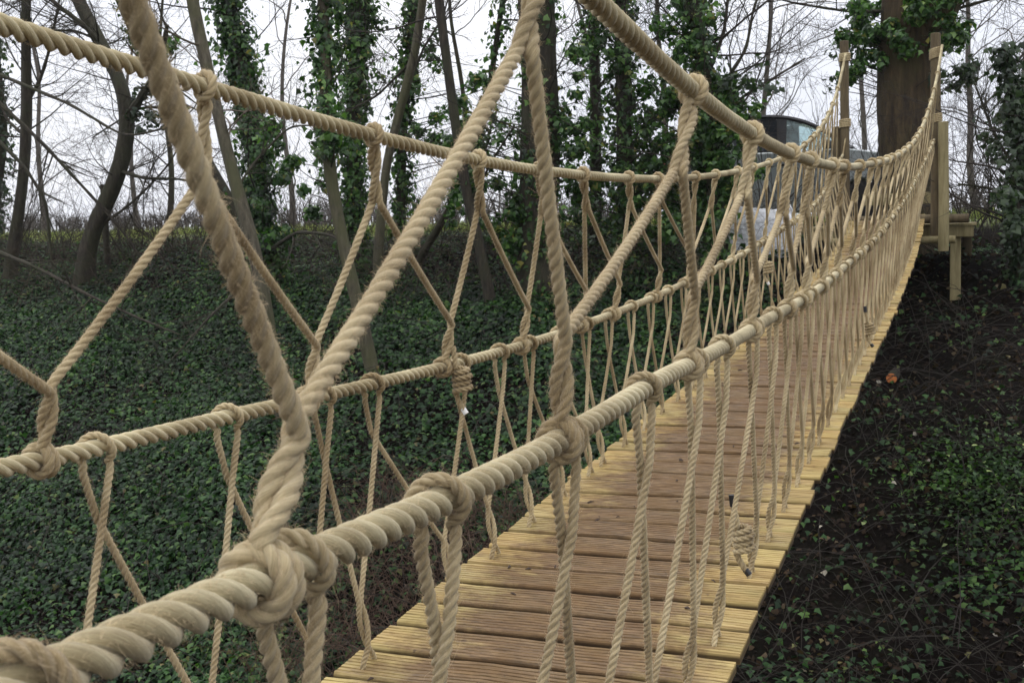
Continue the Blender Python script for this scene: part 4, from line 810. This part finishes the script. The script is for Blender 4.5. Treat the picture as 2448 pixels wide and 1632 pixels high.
for s in (-1, 1):
    y = s * .74
    mb = MB(); mb.tube([cw(*(q[0], s * (.80 if q[1] < 1.2 else .68), q[1] - .02)) for q in roof], .034, 6); mb.build('roof_rail', M_trim, car)
    for xa_, xb_, mm, nm in ((.42, 1.12, M_dglass, 'side_window'), (1.2, 2.12, M_dglass, 'side_window'), (2.28, 3.22, M_glass, 'side_window')):
        xs_ = np.linspace(xa_, xb_, 13); top = np.interp(xs_, [p[0] for p in roof], [p[1] for p in roof]) - .06; top = np.maximum(top, 1.19)
        V = [cw(x_, s * .79, 1.175) for x_ in xs_] + [cw(x_, s * .69, z_) for x_, z_ in zip(xs_, top)]; F = [[i, i + 1, i + 14, i + 13] for i in range(12)]
        o = mesh_obj(nm, rel(V, car), F, mm, car); sd = o.modifiers.new('thick', 'SOLIDIFY'); sd.thickness = .006
    for xp, wp in ((.36, .10), (1.16, .08), (2.20, .17)):
        zt_ = np.interp(xp, [p[0] for p in roof], [p[1] for p in roof]) - .03
        V = []
        for (z_, yy2) in ((1.165, .795), (zt_, .695)):
            for dx_ in (-wp / 2, wp / 2):
                for dy_ in (0, -.03): V.append(cw(xp + dx_, s * (yy2 + dy_), z_))
        mesh_obj('pillar', rel(V, car), [[0, 1, 3, 2], [4, 6, 7, 5], [0, 4, 5, 1], [2, 3, 7, 6], [0, 2, 6, 4], [1, 5, 7, 3]], M_trim, car)
    mb = MB(); mb.box(cw(3.02, s * .93, 1.22), [.12, .16, .13]); mb.build('wing_mirror', M_trim, car, bevel=.03)
    mb = MB(); mb.box(cw(2.25, s * .868, .95), [.16, .02, .03]); mb.build('door_handle', M_trim, car, bevel=.006)
    for wx in (.92, 3.6):
        c = np.array(cw(wx, s * .76, .33)); mb = MB(); mb.tube([c + [0, -.09, 0], c + [0, -.075, 0], c + [0, .075, 0], c + [0, .09, 0]], [.28, .33, .33, .28], 28); wo = mb.build('wheel', M_tyre, car)
        mb = MB(); mb.tube([c + [0, s * .091, 0], c + [0, s * .098, 0]], [.2, .19], 24); mb.build('rim', M_rim, wo)
    mb = MB(); mb.box(cw(4.38, s * .6, .86), [.16, .3, .13]); mb.build('headlight', plain('lamp_glass', (.7, .72, .75), .1), car, bevel=.03)
    mb = MB(); mb.box(cw(.05, s * .66, .98), [.08, .2, .26]); mb.build('tail_light', plain('red_lens', (.35, .01, .01), .2), car, bevel=.02)

# ------------------------------------------------------------------ white builders' bag on the bank
p0 = at(1822, 590, 15.9); bw = at(1898, 590, 15.9)[0] - at(1750, 590, 15.9)[0]; gb = float(gz(p0[0], 15.9)); zb1 = at(1822, 500, 15.9)[2]
bag = thing('bulk_bag', 'slumped white bulk bag standing on the bank behind the left ropes', 'bag', (p0[0], 15.9, gb)); m, t, b = mat('white_woven_plastic'); ps = N(t, 'ShaderNodeNewGeometry').outputs['Position']
t.links.new(ramp(t, noise(t, ps, 5, 4), [(.3, (.82, .84, .88)), (.7, (.94, .94, .95))]), b.inputs['Base Color']); b.inputs['Roughness'].default_value = .5; bump(t, b, noise(t, ps, 9, 5), 1.0, .06)
nu, nv = 64, 26; V = []; hgt = zb1 - gb + .25
for jv in range(nv):
    v = jv / (nv - 1)
    for iu in range(nu):
        a = 2 * math.pi * iu / nu; e = .32; cxx = abs(math.cos(a)) ** e * math.copysign(1, math.cos(a)); cyy = abs(math.sin(a)) ** e * math.copysign(1, math.sin(a))
        f = (.46 + .07 * math.sin(math.pi * v) + .012 * math.sin(a * 9 + v * 5) + .012 * math.sin(a * 17 - v * 9)) * (bw / .98); f *= 1 - .12 * max(0, v - .8) / .2
        V.append([p0[0] + f * cxx, 15.95 + f * cyy * .8, gb - .25 + hgt * v * (1 + .03 * math.sin(a * 3 + 1)) + (.04 * math.sin(a * 2) if v > .9 else 0)])
F = [[j_ * nu + i_, j_ * nu + (i_ + 1) % nu, (j_ + 1) * nu + (i_ + 1) % nu, (j_ + 1) * nu + i_] for j_ in range(nv - 1) for i_ in range(nu)]
V.append([p0[0], 15.95, zb1 - .06]); F += [[(nv - 1) * nu + i_, (nv - 1) * nu + (i_ + 1) % nu, nv * nu, nv * nu] [:3] for i_ in range(nu)]
mesh_obj('sack', rel(V, bag), F, m, bag, smooth=True)
for sx_ in (-1, 1):
    c = np.array([p0[0] + sx_ * bw * .42, 15.62, zb1 - .05]); mb = MB(); tt = np.linspace(0, math.pi, 12); mb.tube([c + [.09 * math.cos(q), 0, .10 * math.sin(q)] for q in tt], .012, 6); mb.build('lifting_loop', m, bag)

# ------------------------------------------------------------------ damp winter air
V = np.array([[x, y, z] for x in (-700, 500) for y in (-70, 950) for z in (-9, 32)], float)
m = bpy.data.materials.new('damp_air'); m.use_nodes = True; t = m.node_tree; t.nodes.clear()
pv = t.nodes.new('ShaderNodeVolumePrincipled'); pv.inputs['Color'].default_value = (.92, .94, 1, 1); pv.inputs['Density'].default_value = .0003; pv.inputs['Anisotropy'].default_value = .2
mo = t.nodes.new('ShaderNodeOutputMaterial'); t.links.new(pv.outputs[0], mo.inputs['Volume'])
tag(mesh_obj('haze', V, [[0, 1, 3, 2], [4, 6, 7, 5], [0, 4, 5, 1], [2, 3, 7, 6], [0, 2, 6, 4], [1, 5, 7, 3]], m), 'thin grey winter haze lying over the wood and field', 'haze', kind='stuff')
